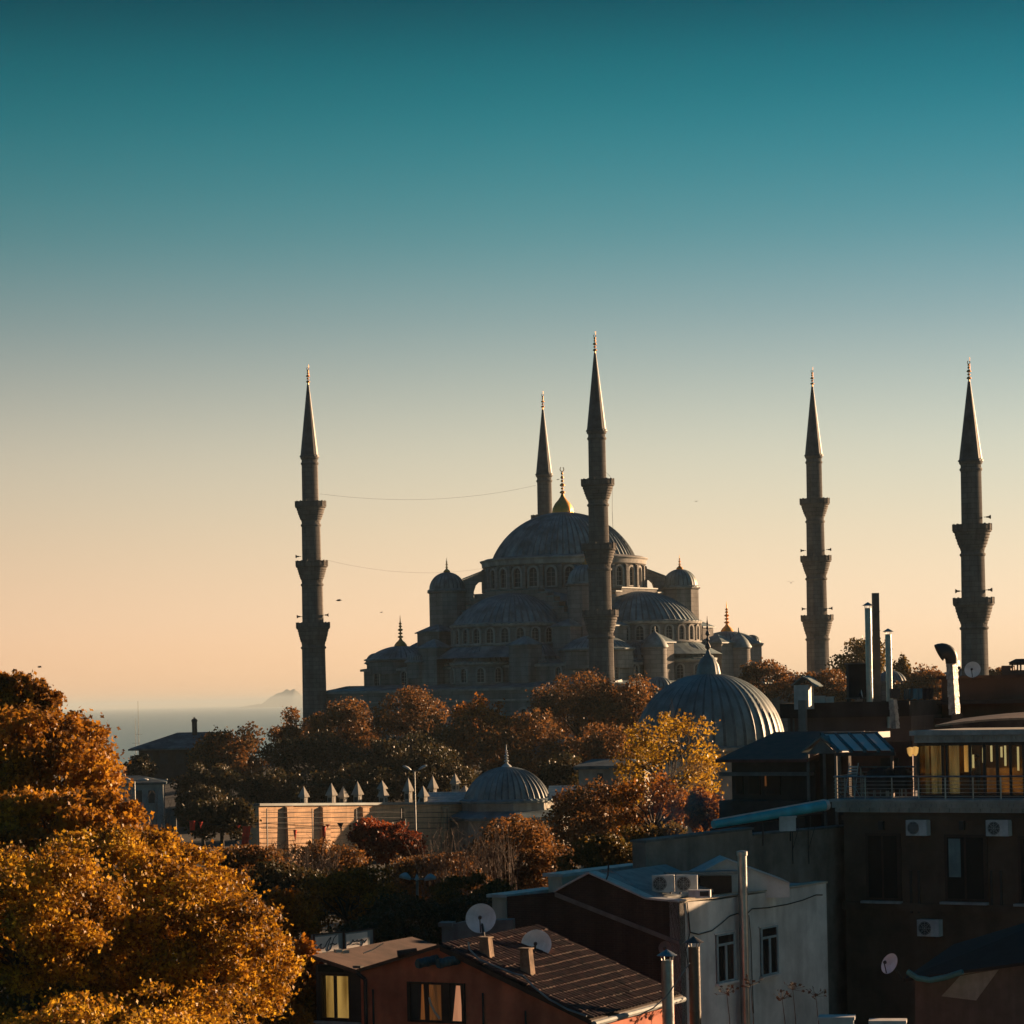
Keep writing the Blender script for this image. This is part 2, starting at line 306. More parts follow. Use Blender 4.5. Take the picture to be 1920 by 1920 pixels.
# drum + main dome
ZD=76.0
mb=MB(MM); mb.lathe([(14.9,70.2),(14.9,74.6),(15.5,74.9),(15.6,75.6),(15.9,75.9),(15.0,76.3),(13.2,76.5)],56,(0,0,0))
mb.lathe([(15.6,69.6),(15.6,70.2),(14.9,70.3)],56)
for i in range(28):
    a=2*math.pi*(i+.5)/28; Mq=Matrix.Rotation(a,4,'Z'); s=MB(MM@Mq); s.box(14.7,15.75,-.33,.33,70.1,74.4); s.add([(14.7,-.33,74.4),(15.75,-.33,74.4),(15.75,.33,74.4),(14.7,.33,74.4),(14.7,-.33,74.95),(14.7,.33,74.95)],[(0,1,4),(2,3,5),(1,2,5,4)])
    mb.v+=s.v; b0=len(mb.v)-len(s.v); mb.f+=[tuple(q+b0 for q in f) for f in s.f]; mb.mi+=[0]*len(s.f)
drum=part('dome_drum',mb,STONE,mosque,30)
mb=MB(MM); mb.lathe([(14.95,74.5),(15.6,74.8),(15.7,75.55),(16.0,75.85),(16.0,76.0),(15.5,76.05)],56); part('cornice',mb,STONEL,drum,30)
ring_windows(W_MAIN,drum,MM,(0,0),14.9,70.6,[2*math.pi*i/28 for i in range(28)])
mb=MB(MM); dome(mb,13.4,8.7,72,(0,0,76.45),lip=.15,amp=.24,n=16); md=part('main_dome',mb,LEAD,mosque,50)
mb=MB(MM); c=(0,0,85.0)
def flut(r,z,a,i): return r*(1+.05*(i%2))
mb.lathe([(1.9,-.15),(1.95,.15),(1.85,.9),(1.4,1.8),(.8,2.5),(.4,3.1),(.25,3.6)],36,c,fn=flut)
zs=3.6
for rr,ll in ((.55,.7),(.3,.45),(.5,.75),(.3,.5),(.32,.7),(.25,.5)):
    mb.lathe([(.12,zs),(rr,zs+ll*.3),(rr*.9,zs+ll*.6),(.12,zs+ll)],12,c); zs+=ll*1.18
crescent=[]
for i in range(13):
    a=R(-60+ 300*i/12-0)+R(0); crescent.append((c[0]+.36*math.cos(R(120)+R(300)*i/12),0,c[2]+zs+.45+.42*math.sin(R(120)+R(300)*i/12)))
mb.tube([(0,0,c[2]+zs-.1),(0,0,c[2]+zs+.05)],.08)
mb2=MB(Matrix.Translation((CX,CY,0))); mb2.tube(crescent,.09); mb.v+=mb2.v; b0=len(mb.v)-len(mb2.v); mb.f+=[tuple(q+b0 for q in f) for f in mb2.f]; mb.mi+=[0]*len(mb2.f)
part('finial',mb,GOLD,md,40)
# central block
mb=MB(MM); mb.box(-15.2,15.2,-15.2,15.2,58,66); mb.lathe([(15.9,66),(15.9,69.7),(15.5,69.72)],56); part('central_block',mb,STONE,mosque)
mb=MB(MM); mb.lathe([(20.5,66.1),(15.9,69.9),(15.6,69.95)],8,(0,0,0),math.pi/8,2*math.pi+math.pi/8); part('roof',mb,LEAD,mosque)
# stepped gable walls
for k in range(4):
    M=MMk(k); H=[]; L0=15.0
    steps=[(0,69.9),(6.0,69.9),(6.0,69.2),(8.0,69.2),(8.0,68.4),(9.4,68.4),(9.4,67.4),(10.6,67.4),(10.6,66.4),(11.7,66.4),(11.7,65.3),(12.8,65.3),(12.8,64.2),(13.8,64.2),(13.8,63)]
    poly=[(-x,z) for x,z in reversed(steps)]+steps[1:]; poly=[(-13.8,60)]+poly+[(13.8,60)]
    mb=MB(M); mb.prism(poly[::-1],-17.0,-15.0); part('stepped_wall',mb,STONE,mosque)
    mb=MB(M)
    for i in range(0,len(steps)-1,2):
        x0=steps[i][0]; x1=steps[i+1][0]; z=steps[i][1]
        for sg in (-1,1):
            a,b_=sorted((sg*x0,sg*(x1+.12))); mb.box(a,b_,-17.2,-14.9,z+.004,z+.22)
    part('coping',mb,LEAD,mosque)
    # half dome
    mb=MB(M); c=(0,-16.6,0)
    mb.lathe([(11.6,59.6),(11.3,59.7),(11.3,63.1),(11.7,63.3),(11.75,63.6),(11.2,63.7)],28,c,math.pi,2*math.pi); 
    for i in range(14):
        a=math.pi+math.pi*(i+1-.5)/14+math.pi/28*1; 
    sd_=part('half_dome_drum',mb,STONE,mosque,30)
    mb=MB(M); mb.lathe([(11.35,62.95),(11.85,63.15),(11.95,63.55),(11.4,63.6)],40,(0,-16.6,0),math.pi,2*math.pi); mb.lathe([(11.7,59.55),(11.9,59.7),(11.9,59.9),(11.35,60.0)],40,(0,-16.6,0),math.pi,2*math.pi); part('cornice',mb,STONEL,sd_,30)
    ring_windows(W_SEMI,sd_,M,(0,-16.6),11.3,60.1,[math.pi+math.pi*(i+.5)/13 for i in range(13)])
    mb=MB(M); dome(mb,11.2,5.7,56,(0,-16.6,63.75),math.pi,2*math.pi,lip=.7,amp=.19,n=12); part('half_dome',mb,LEAD,mosque,50)
    # sloping lead skirt to the exedrae
    mb=MB(M); mb.lathe([(15.6,57.4),(11.5,59.65)],24,c,math.pi,2*math.pi); part('skirt_roof',mb,LEAD,mosque)
    for (ph,rr) in ((-90,5.3),(-90-58,4.8),(-90+58,4.8)):
        a=R(ph); ex=(11.0*math.cos(a),-16.6+10.0*math.sin(a))
        mb=MB(M); mb.lathe([(rr+.2,44),(rr+.2,56.1),(rr+.6,56.3),(rr+.6,56.6),(rr,56.65)],24,(ex[0],ex[1],0),a-R(115),a+R(115)); ew=part('exedra_wall',mb,STONE,mosque,30)
        mb=MB(M); mb.lathe([(rr+.25,55.9),(rr+.7,56.2),(rr+.72,56.55),(rr+.2,56.6)],24,(ex[0],ex[1],0),a-R(115),a+R(115)); part('cornice',mb,STONEL,ew,30)
        ring_windows(W_SML,ew,M,ex,rr+.2,53.0,[a+R(q) for q in (-66,-33,0,33,66)])
        mb=MB(M); dome(mb,rr+.1,3.1,30,(ex[0],ex[1],56.75),a-R(115),a+R(115),lip=.6,amp=.1,n=8); part('exedra_dome',mb,LEAD,mosque,50)
    # corner weight turret
    M2=M; tx,ty=15.9,-15.9
    mb=MB(M); mb.lathe([(3.55,56),(3.55,70.0),(3.9,70.2),(3.9,70.5),(3.4,70.55)],8,(tx,ty,0),math.pi/8,2*math.pi+math.pi/8); tw=part('corner_tower',mb,STONE,mosque)
    mb=MB(M); dome(mb,3.35,3.3,24,(tx,ty,70.75),lip=.35,amp=.08,n=9); part('tower_dome',mb,LEAD,tw,50)
    mb=MB(M); finial(mb,(tx,ty,74.0),2.7,.62); part('tower_finial',mb,GOLD,tw,40)
    # flying buttress on the diagonal
    Md=M@Matrix.Rotation(-math.pi/4,4,'Z'); mb=MB(Md)
    ap=[(15.3+2.0*(0), 70.3)]
    poly=[(15.2,74.2),(19.2,72.6),(19.4,72.5),(19.4,68.0),(17.6,68.0),(17.5,70.2),(17.1,71.4),(16.5,72.0),(15.7,72.1),(15.2,71.8)]
    mb.prism(poly[::-1],-.75,.75); part('flying_buttress',mb,STONE,mosque)
    mb=MB(Md); mb.hull([(15.2,-.95,74.21),(19.5,-.95,72.55),(19.5,.95,72.55),(15.2,.95,74.21),(15.2,-.95,74.45),(19.5,-.95,72.8),(19.5,.95,72.8),(15.2,.95,74.45)]); part('buttress_coping',mb,LEAD,mosque)
# prayer hall block
mb=MB(MM); mb.box(-27.3,27.3,-27.3,27.3,38,55.6); mb.box(-27.7,27.7,-27.7,27.7,55.6,56.0); mb.box(-21.5,21.5,-21.5,21.5,56,58.6); hall=part('prayer_hall',mb,STONE,mosque); mb=MB(MM); mb.box(-27.8,27.8,-27.8,27.8,55.55,55.95); part('cornice',mb,STONEL,hall)
mb=MB(MM); mb.pyr(-27.6,27.6,-27.6,27.6,56.01,57.3,top=.72); mb.pyr(-21.6,21.6,-21.6,21.6,58.61,60.2,top=.6); part('hall_roof',mb,LEAD,mosque)
def blockroof(M,x0,x1,y0,y1,z0,z1,hr=1.2,name='buttress_block'):
    mb=MB(M); mb.box(x0,x1,y0,y1,z0,z1); b=part(name,mb,STONE,mosque)
    mb=MB(M); mb.box(x0-.35,x1+.35,y0-.35,y1+.35,z1+.003,z1+.2); mb.pyr(x0,x1,y0,y1,z1+.2,z1+.2+hr,ov=.3,top=.12); part('block_roof',mb,LEAD,b)
for k in range(4):
    M=MMk(k)
    dz={0:.3,3:-.1}.get(k,0)
    # blocks that buttress the half dome
    for sg in (-1,1):
        blockroof(M,*sorted((sg*12.9,sg*16.8)),-22.6,-17.8,54,62.6,1.3)
        blockroof(M,*sorted((sg*8.2,sg*12.4)),-29.6,-25.3,44,59.4,1.5)
    # side gallery between the minarets
    if k!=2:
        mb=MB(M); mb.box(-31,31,-34.5,-27.6,38,51.4); mb.box(-31.3,31.3,-34.9,-27.6,51.4,51.9); mb.box(-31.1,31.1,-34.7,-34.5,49.6,49.9)
        g=part('gallery',mb,STONE,mosque)
        mb=MB(M); mb.hull([(-31.3,-34.9,51.91),(31.3,-34.9,51.91),(31.3,-27.5,51.91),(-31.3,-27.5,51.91),(-31.2,-34.8,51.95),(31.2,-34.8,51.95),(31.2,-27.8,52.9),(-31.2,-27.8,52.9)]); part('gallery_roof',mb,LEAD,g); mb=MB(M); mb.box(-31.4,31.4,-35.0,-34.52,51.45,51.85); mb.box(-31.2,31.2,-34.8,-34.52,49.55,49.85); part('cornice',mb,STONEL,g)
        for x in range(-27,28,6):
            p=M@Vector((x,-34.52,44.6)); inst('window',W_MAIN,g,p,M.to_euler().z)
        for x in (-24,-17.5,-11,-3.6,3.6,11,17.5,24):
            p=M@Vector((x,-27.32,52.9)); inst('window',W_SML,hall,p,M.to_euler().z)
# small square and round turrets on the roofs
def dturret(M,x,y,r,z0,z1,rise,n=8,fin=False,cone=False):
    mb=MB(M); mb.lathe([(r,z0),(r,z1-.3),(r+.2,z1-.15),(r+.2,z1),(r-.1,z1+.02)],n,(x,y,0),math.pi/n,2*math.pi+math.pi/n); t_=part('roof_turret',mb,STONE,mosque,n>12 and 30)
    mb=MB(M)
    if cone: mb.lathe([(r+.35,-.2),(r+.3,0),(r*.8,rise*.45),(r*.45,rise*.75),(.15,rise),(.1,rise+.9),(.02,rise+.95)],20,(x,y,z1+.22))
    else: dome(mb,r,rise,20,(x,y,z1+.22),lip=.35,amp=.06,n=8)
    part('turret_dome',mb,LEAD,t_,50)
    if fin:
        mb=MB(M); finial(mb,(x,y,z1+rise),1.6,.35); part('turret_finial',mb,GOLD,t_)
for (sx,sy,dz) in ((-1,-1,-.7),(1,1,1.0),(1,-1,0),(-1,1,0)):
    x,y=sx*22.3,sy*22.3
    mb=MB(MM); mb.lathe([(6.6,55),(6.6,57.9+dz),(6.9,58.1+dz),(6.9,58.4+dz),(6.2,58.45+dz)],8,(x,y,0),math.pi/8,2*math.pi+math.pi/8); cb=part('corner_dome_drum',mb,STONE,mosque)
    mb=MB(MM); dome(mb,6.3,2.4,36,(x,y,58.6+dz),lip=.6,amp=.1); part('corner_dome',mb,LEAD,cb,50)
    mb=MB(MM); finial(mb,(x,y,60.7+dz),6.0,1.15); part('corner_finial',mb,GOLD,cb,40)
    dturret(MM,sx*25.7,sy*25.7,1.75,55.5,58.0+dz*1.3,1.7)
dturret(MM,4.0,-26,1.7,56,58.2,1.8); dturret(MM,-4.0-9,-33+3,1.5,54,57.0,1.6)
dturret(MM,29.6,-14.5,2.1,44,58.6,2.6,n=24,cone=True); dturret(MM,29.6,14.5,2.1,44,58.6,2.6,n=24,cone=True)
# courtyard beyond the right face
mb=MB(MM); 
for (x0,x1,y0,y1) in ((34.6,104,33.4,34.6),(34.6,104,-34.6,-33.4),(103.0,104.2,-33.4,33.4)):
    mb.box(x0,x1,y0,y1,38,51.0); 
mb.box(34.4,104.6,-35.2,-32.8,51.0,51.5); mb.box(34.4,104.6,32.8,35.2,51.0,51.5); mb.box(102.8,104.6,-32.8,32.8,51.0,51.5)
part('courtyard_wall',mb,STONE,mosque)
mb=MB(MM)
for sg in (-1,1):
    for i in range(10):
        mb=MB(MM); dome(mb,2.6,1.9,20,(40+i*6.4,sg*29.5,51.3),lip=.4); part('portico_dome',mb,LEAD,mosque,50)
mb=MB(MM); mb.box(36,103,-32.9,-26,49.5,51.2); mb.box(36,103,26,32.9,49.5,51.2); part('portico_roof',mb,LEAD,mosque)
# ------------------------------------------------ minarets
SPK=None
def minaret(px,d,kind,label,speakers=()):
    p=P(px,HZ-(px-960)*SR,d); rot=random.Random(px).random()
    c=(p.x,p.y,0); root=thing('minaret',label,'minaret',(p.x,p.y,40),'minarets of the mosque')
    if kind=='hall': tip,cb,bals,rad,rb=(109.2,95.7,[(87.4,83.6),(76.3,72.5),(64.8,60.8)],[1.55,1.78,2.0,2.22],[2.75,2.85,3.0],)
    else: tip,cb,bals,rad,rb=(97.2,84.9,[(75.2,71.2),(63.9,59.9)],[1.62,1.85,2.08],[2.85,3.0])
    mb=MB(Matrix.Translation(c)@Matrix.Rotation(.35,4,'Z')); n=16
    zs=[cb]+[z for b_ in bals for z in b_]+[38]
    def fl(r,z,a,i): return r*(1.0 if i%2 else .955)
    segs=[(rad[0],bals[0][0]-1,cb)]
    for i in range(len(bals)):
        zlo=38 if i==len(bals)-1 else bals[i+1][0]-1
        segs.append((rad[i+1],zlo,bals[i][1]+.6))
    for j,(r,z0,z1) in enumerate(segs):
        mb.lathe([(r*(1.03 if j<len(segs)-1 else 1.08),z0),(r,z1)],32,fn=lambda r,z,a,i: r*(1.0,.97,.955,.97)[i%4])
        mb.lathe([(r*1.0,z1-1.5),(r*1.07,z1-1.35),(r*1.07,z1-1.1),(r,z1-1.0)],32)
    mb.lathe([(rad[0],cb-.5),(rad[0]*1.1,cb-.3),(rad[0]*1.12,cb)],32)
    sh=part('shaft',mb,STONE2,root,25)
    for (zt,zb),r,rr in zip(bals,rb,rad[1:]):
        mb=MB(Matrix.Translation(c)@Matrix.Rotation(.35,4,'Z'))
        pr=[]; nst=6
        H=(zt-1.25)-zb
        for s_ in range(nst+1):
            u=s_/nst; rad_=rr+(r-rr)*(u**.75)
            z=zb+H*u; pr+=[(rad_-.12 if s_ else rr,z),(rad_,z+.08)]
        def mq(rx,z,a,i): 
            lev=int((z-zb)/H*nst+.3); return rx*(1.0 if (i+lev)%2 else .945)
        mb.lathe(pr,32,fn=mq); mb.lathe([(r,zt-1.2),(r+.12,zt-1.1),(r+.12,zt-.95),(rr*.9,zt-.95)],32)
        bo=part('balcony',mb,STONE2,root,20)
        mb=MB(Matrix.Translation(c)@Matrix.Rotation(.35,4,'Z'))
        for i in range(16):
            a=2*math.pi*i/16; M0=mb.M; mb.M=M0@Matrix.Rotation(a,4,'Z'); wv=r*math.tan(math.pi/16)
            mb.box(r-.06,r+.06,-wv+.08,wv-.08,zt-.94,zt-.12)
            for q in range(3): mb.box(r+.06,r+.11,-wv+.18+q*wv*.6,-wv+.18+q*wv*.6+wv*.35,zt-.8,zt-.25)
            mb.M=M0@Matrix.Rotation(a+math.pi/16,4,'Z'); rc=r/math.cos(math.pi/16); mb.box(rc-.13,rc+.13,-.11,.11,zt-.94,zt+.1); mb.M=M0
        mb.lathe([(r-.1,zt-.12),(r+.14,zt-.12),(r+.14,zt),(r-.1,zt)],16)
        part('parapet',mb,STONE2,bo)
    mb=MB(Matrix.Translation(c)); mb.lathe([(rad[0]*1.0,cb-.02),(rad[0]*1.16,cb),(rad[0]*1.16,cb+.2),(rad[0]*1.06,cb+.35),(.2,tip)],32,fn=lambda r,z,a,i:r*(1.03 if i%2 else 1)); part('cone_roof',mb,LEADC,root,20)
    mb=MB(Matrix.Translation(c)); z=tip-.3; mb.cyl((0,0,z),(0,0,z+1),.13)
    zs=z+.6
    for rr,ll in ((.38,.5),(.26,.38),(.36,.5),(.22,.35),(.2,.3)):
        mb.lathe([(.09,zs),(rr,zs+ll*.3),(rr*.9,zs+ll*.6),(.09,zs+ll)],12,(0,0,0)); zs+=ll*1.2
    mb.tube([(.2*math.cos(R(110+320*i/10)),0,zs+.2+.25*math.sin(R(110+320*i/10))) for i in range(11)],.06); mb.cyl((.16,0,zs-1.0),(.16,0,zs+1.0),.035)
    part('finial',mb,GOLD,root,40)
    for (sg,zz) in speakers:
        mb=MB(Matrix.Translation(c)); r0=rad[-1]*.95
        mb.cyl((sg*(r0-.2),-.3,zz),(sg*(r0+.25),-.3,zz),.05); mb.cyl((sg*(r0+.2),-.3,zz),(sg*(r0+.45),-.3,zz),.13,.13,10); mb.cyl((sg*(r0+.45),-.3,zz),(sg*(r0+.85),-.3,zz),.1,.34,12)
        part('loudspeaker',mb,DARKM,root)
    return root
minaret(590,496.8,'hall','tall three-balcony minaret standing alone at the far left above the orange trees',((-1,66.0),(1,66.2),(-1,77.2)))
minaret(1129,460,'hall','tallest looking minaret, in front of the main dome',())
minaret(1535,517,'hall','slender three-balcony minaret right of the mosque, left of the metal flues',((-1,66.1),(1,66.1),(-1,77.4),(1,77.5)))
minaret(1029,548,'hall','minaret half hidden behind the main dome, only its top balcony edge showing')
minaret(1829,410,'court','stout two-balcony minaret at the far right behind the white satellite dish',((-1,65.0),(1,65.1),(1,76.3)))
def wire(name,pts,r,m,label,cat,group=None):
    mb=MB(); mb.tube(pts,r,4); return solo(name,mb,m,label,cat,pts[0],group)
def sag(a,b,s,n=14): return [a.lerp(b,i/n)-Vector((0,0,s*4*(i/n)*(1-i/n))) for i in range(n+1)]
CABLE=mat('cable',(.03,.03,.03),rough=.7,var=.1,scale=1)
wire('rope',sag(P(600,926,496.8),P(1005,910,548),1.9),.018,CABLE,'upper thin rope hung between the far left minaret and the hidden one','rope','ropes between minarets')
wire('rope',sag(P(604,1048,496.8),P(905,1066,530),1.6),.013,CABLE,'lower thin rope hung from the far left minaret towards the main dome','rope','ropes between minarets')
wire('rope',[P(1134,884,459),P(1144,893,457.5),P(1148,900,457),P(1148,960,457.5),P(1150,1010,458.5)],.03,CABLE,'thin rope hanging down the right side of the tallest minaret','rope')
# ================================================ trees
def leafmesh(name,pts,nrm,size,rng,mats,lobed=False,org=Vector((0,0,0))):
    n=len(pts); a=rng.normal(size=(n,3)); t=np.cross(nrm,a); t/=np.linalg.norm(t,axis=1,keepdims=True)+1e-9; b=np.cross(nrm,t); b/=np.linalg.norm(b,axis=1,keepdims=True)+1e-9
    s=(size*rng.uniform(.6,1.25,n))[:,None]
    if lobed: prof=[(0,-.6),(.28,-.18),(.62,.05),(.3,.2),(0,.75),(-.3,.2),(-.62,.05),(-.28,-.18)]
    else: prof=[(0,-.6),(.42,0),(0,.65),(-.42,0)]
    k=len(prof); V=np.zeros((n,k,3))
    bend=rng.uniform(-.15,.3,n)[:,None]
    for i,(x,y) in enumerate(prof): V[:,i]=pts+t*x*s+b*y*s+nrm*s*bend*abs(x)
    V=V.reshape(-1,3)-np.array(org)
    me=bpy.data.meshes.new(name); me.vertices.add(n*k); me.vertices.foreach_set('co',V.ravel()); me.loops.add(n*k); me.loops.foreach_set('vertex_index',np.arange(n*k,dtype=np.int32))
    me.polygons.add(n); me.polygons.foreach_set('loop_start',np.arange(0,n*k,k,dtype=np.int32)); me.polygons.foreach_set('loop_total',np.full(n,k,dtype=np.int32)); me.update(calc_edges=True); me.materials.append(mats)
    return me
def tree(label,px,py,rx,ry,d,m,n=6000,leaf=.34,seed=1,kind='tree',ncl=46,crown_r=.27,group=None,lobed=False,base=None,dep=None,sparse=0,cat='tree',top=0,twigs=0):
    rng=np.random.default_rng(seed); s=d/F; c=P(px,py,d); RX,RZ=rx*s,ry*s; RY=dep if dep else RX
    g=ground(c.x,d) if base is None else base
    root=thing(kind,label,cat,(c.x,d,g-.2),group)
    # clump centres
    cc=[]; 
    while len(cc)<ncl:
        v=rng.normal(size=3); v/=np.linalg.norm(v); r=rng.uniform(.35,.86)**.6
        if v[2]<-.75: continue
        cc.append(v*r)
    cc=np.array(cc); cr=crown_r*rng.uniform(.45,1.45,ncl)
    wgt=cr**2; idx=rng.choice(ncl,n,p=wgt/wgt.sum()); v=rng.normal(size=(n,3)); v/=np.linalg.norm(v,axis=1,keepdims=True)
    rad=rng.uniform(.25,1.0,n)**.55
    pts=cc[idx]+v*(cr[idx]*rad)[:,None]
    ext=np.array([RX,RY,RZ]); 
    # loose sprays beyond the outline
    k=int(n*.25); pts[:k]+=v[:k]*(rng.uniform(0,1,k)**2*.17)[:,None]
    pts=pts*ext*.93+np.array(c); nrm=rng.normal(size=(n,3))+v*.5; nrm/=np.linalg.norm(nrm,axis=1,keepdims=True)
    pts[:,2]=np.maximum(pts[:,2],g+.3)
    me=leafmesh('crown',pts,nrm,leaf,rng,m,lobed,root.location); o=bpy.data.objects.new('crown',me); COL.objects.link(o); o.parent=root; ORG[o.name]=ORG[root.name]
    # trunk and limbs
    mb=MB(); cb=Vector((c.x,d,max(g+.8,c.z-RZ*.55))); tr=max(.12,RX*.055)
    mb.cyl((c.x+.2,d,g-.2),cb,tr*1.25,tr*.85,8)
    for q in range(min(ncl,18)):
        e=Vector(cc[q]*ext*.72)+c; mid=cb.lerp(e,.5)+Vector((rng.normal()*.2,rng.normal()*.2,RZ*.08)); mb.tube([cb,mid,e],tr*.5,5,tr*.08)
        for z in range(twigs):
            e2=e+Vector(rng.normal(size=3)*ext*.18)+Vector((0,0,RZ*.12)); mb.cyl(mid.lerp(e,.6),e2,tr*.12,tr*.04,4)
    part('trunk',mb,BARK,root)
    return root
G1='trees in front of the mosque'
T=[ # label, px,py,rx,ry,d,mat,n,leaf
('dark rust tree at the foot of the far left minaret',566,1375,62,52,400,LEAF_RUST,7000,.36),
('tree with an orange top just right of the far left minaret base',640,1375,75,72,385,LEAF_RUST,8000,.36),
('round rust brown tree below the left corner dome of the mosque',762,1345,76,62,380,LEAF_RUST,9000,.34),
('bright orange tree between two darker ones below the mosque',905,1368,72,66,365,LEAF_OR,8000,.34),
('brown tree left of and below the bright orange one',830,1415,82,74,350,LEAF_RUST,8000,.36),
('large russet tree rising in front of the tallest minaret',1085,1338,108,84,370,LEAF_RUST,13000,.33),
('russet tree between the tallest minaret and the big ribbed dome',1178,1335,70,68,362,LEAF_RUST,8000,.34),
('brown tree left of the big ribbed dome',1130,1412,88,66,340,LEAF_RUST,8000,.36),
('rust and brown tree above the small ribbed dome',985,1422,95,88,335,LEAF_RUST,11000,.36),
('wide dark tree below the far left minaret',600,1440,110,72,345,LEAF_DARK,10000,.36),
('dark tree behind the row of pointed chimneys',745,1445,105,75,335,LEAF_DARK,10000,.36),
('brown topped tree in front of the hip roofed house',425,1425,82,74,330,LEAF_RUST,9000,.34),
('dark tree beside the pale wall of the low house',385,1480,72,58,310,LEAF_DARK,8000,.34),
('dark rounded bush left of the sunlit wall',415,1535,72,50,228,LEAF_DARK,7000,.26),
('orange tree right of the big ribbed dome against the sky',1435,1285,68,46,430,LEAF_RUST,6000,.4),
('dark tree right of the slender minaret behind the water tank',1608,1245,58,58,450,LEAF_OLIVE,6500,.42),
('low rust tree at the base of the slender minaret',1545,1295,66,44,425,LEAF_RUST,5000,.4),
('narrow dark tree just right of the capped flue',1692,1270,22,42,440,LEAF_OLIVE,2500,.4),
('low orange tree between the flues and the bent vent pipe',1735,1300,66,48,415,LEAF_RUST,6000,.4),
('small rust tree behind the right edge rooftop',1880,1280,38,34,430,LEAF_RUST,3000,.4),
('tall brown tree right of the small ribbed dome',1125,1545,125,98,190,LEAF_RUST,14000,.22),
('bushy brown tree between the red tree and the white roof',965,1625,110,95,150,LEAF_RUST,16000,.17),
('dark bushy tree under the smoke beside the plain grey wall',1120,1635,95,70,130,LEAF_OLIVE,12000,.15),
('dark red tree in front of the small domed bath house',725,1585,82,56,180,LEAF_RED,10000,.19),
('rust tree right of the street lamp in front of the bath house',960,1570,62,46,195,LEAF_RUST,6000,.2),
('orange red bush above the signs on the tiled house',650,1690,115,66,112,LEAF_OR,13000,.14),
('dark bush left of the lamp with three heads',765,1735,95,60,108,LEAF_DARK,9000,.14),
('dark bush behind the left satellite dish',890,1725,90,60,110,LEAF_DARK,9000,.14),
('twiggy rust bush between the flags and the red tree',590,1632,100,58,150,LEAF_RUST,7000,.16),
('brown bush in front of the lamp with three heads',820,1650,105,60,140,LEAF_RUST,9000,.16),
('small rust leaved tree left of the dark sloping roof',1322,1525,42,55,135,LEAF_OR,3800,.16),
('dark bush beside the left wall of the low house',200,1560,90,60,210,LEAF_OLIVE,6000,.24),
('small dark bush on the shore side of the hip roofed house',262,1440,34,24,380,LEAF_DARK,2500,.34),
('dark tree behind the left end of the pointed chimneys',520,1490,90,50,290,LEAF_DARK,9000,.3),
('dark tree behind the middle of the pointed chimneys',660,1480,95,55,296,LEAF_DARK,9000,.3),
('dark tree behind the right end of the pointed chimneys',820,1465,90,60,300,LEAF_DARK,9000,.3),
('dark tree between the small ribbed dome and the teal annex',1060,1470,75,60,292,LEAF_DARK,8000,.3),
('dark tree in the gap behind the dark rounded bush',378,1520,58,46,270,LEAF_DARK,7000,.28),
('dark olive bush under the golden trees at the lower left',150,1860,260,90,84,LEAF_OLIVE,12000,.16),
('dark tree behind the lit cream parapet',1230,1600,80,60,140,LEAF_OLIVE,7000,.17),
]
for i,(lb,px,py,rx,ry,d,m,n,lf) in enumerate(T):
    tree(lb,px,py,rx,ry,d,m,n,lf,seed=10+i,group=G1 if d>330 and px<1300 else None, twigs=3 if 'twiggy' in lb else 0)
tree('sparse yellow leaved tree in front of the big ribbed dome',1256,1430,122,116,175,LEAF_YEL,4400,.19,seed=77,ncl=90,crown_r=.17,twigs=5,lobed=True)
tree('thin yellow and rust tree below the sparse yellow one',1225,1520,95,70,165,LEAF_OR,4200,.2,seed=78,ncl=26,crown_r=.28,twigs=4)
PL=dict(lobed=True,kind='plane_tree')
tree('tall amber plane tree at the left edge of the photo',60,1450,188,155,96,LEAF_AMB,27000,.155,seed=5,ncl=180,crown_r=.145,**PL)
tree('top bough of amber plane leaves at the upper left edge',35,1345,90,98,99,LEAF_AMB,11000,.16,seed=15,ncl=80,crown_r=.16,**PL)
tree('golden plane tree behind the tall one, over the dark bushes',110,1560,190,90,88,LEAF_AMB,20000,.15,seed=16,ncl=120,crown_r=.16,**PL)
tree('golden leafy tree filling the lower left corner',50,1740,250,170,70,LEAF_GOLD,48000,.095,seed=6,ncl=230,crown_r=.135,**PL)
tree('golden leafy tree left of the golden bay window',370,1800,225,165,72,LEAF_GOLD,48000,.095,seed=7,ncl=230,crown_r=.135,**PL)
tree('golden leafy tree between the plane tree and the red flags',220,1655,250,115,80,LEAF_GOLD,40000,.105,seed=8,ncl=200,crown_r=.14,**PL)
tree('golden bush under the lower left tree',200,1950,330,120,66,LEAF_GOLD,22000,.10,seed=9,ncl=60,crown_r=.24,lobed=True,kind='bush',cat='bush')
tree('golden brown bush against the corner of the bay window',560,1850,60,95,83,LEAF_OR,9000,.12,seed=66,ncl=50,crown_r=.24,kind='bush',cat='bush')
tree('dark golden bush at the bottom edge left of the bay window',490,1915,90,60,80,LEAF_OR,8000,.12,seed=67,ncl=50,crown_r=.24,kind='bush',cat='bush')
tree('dark orange bush between the golden tree and the bay roof',540,1730,75,80,95,LEAF_OR,9000,.13,seed=61,ncl=40,crown_r=.26,kind='bush',cat='bush')
tree('brown bush between the golden tree and the twiggy shrub',470,1640,90,60,130,LEAF_RUST,8000,.15,seed=62,ncl=30,kind='bush',cat='bush')
tree('dark bush in the street between the flags and the golden tree',530,1680,110,60,122,LEAF_DARK,9000,.15,seed=63,ncl=30,kind='bush',cat='bush')
tree('dark low bush under the twiggy rust bush',690,1770,110,60,104,LEAF_DARK,9000,.14,seed=64,ncl=30,kind='bush',cat='bush')
tree('brown bush behind the three headed lamp, right of the red bush',880,1690,80,60,125,LEAF_OLIVE,8000,.15,seed=65,ncl=30,kind='bush',cat='bush')
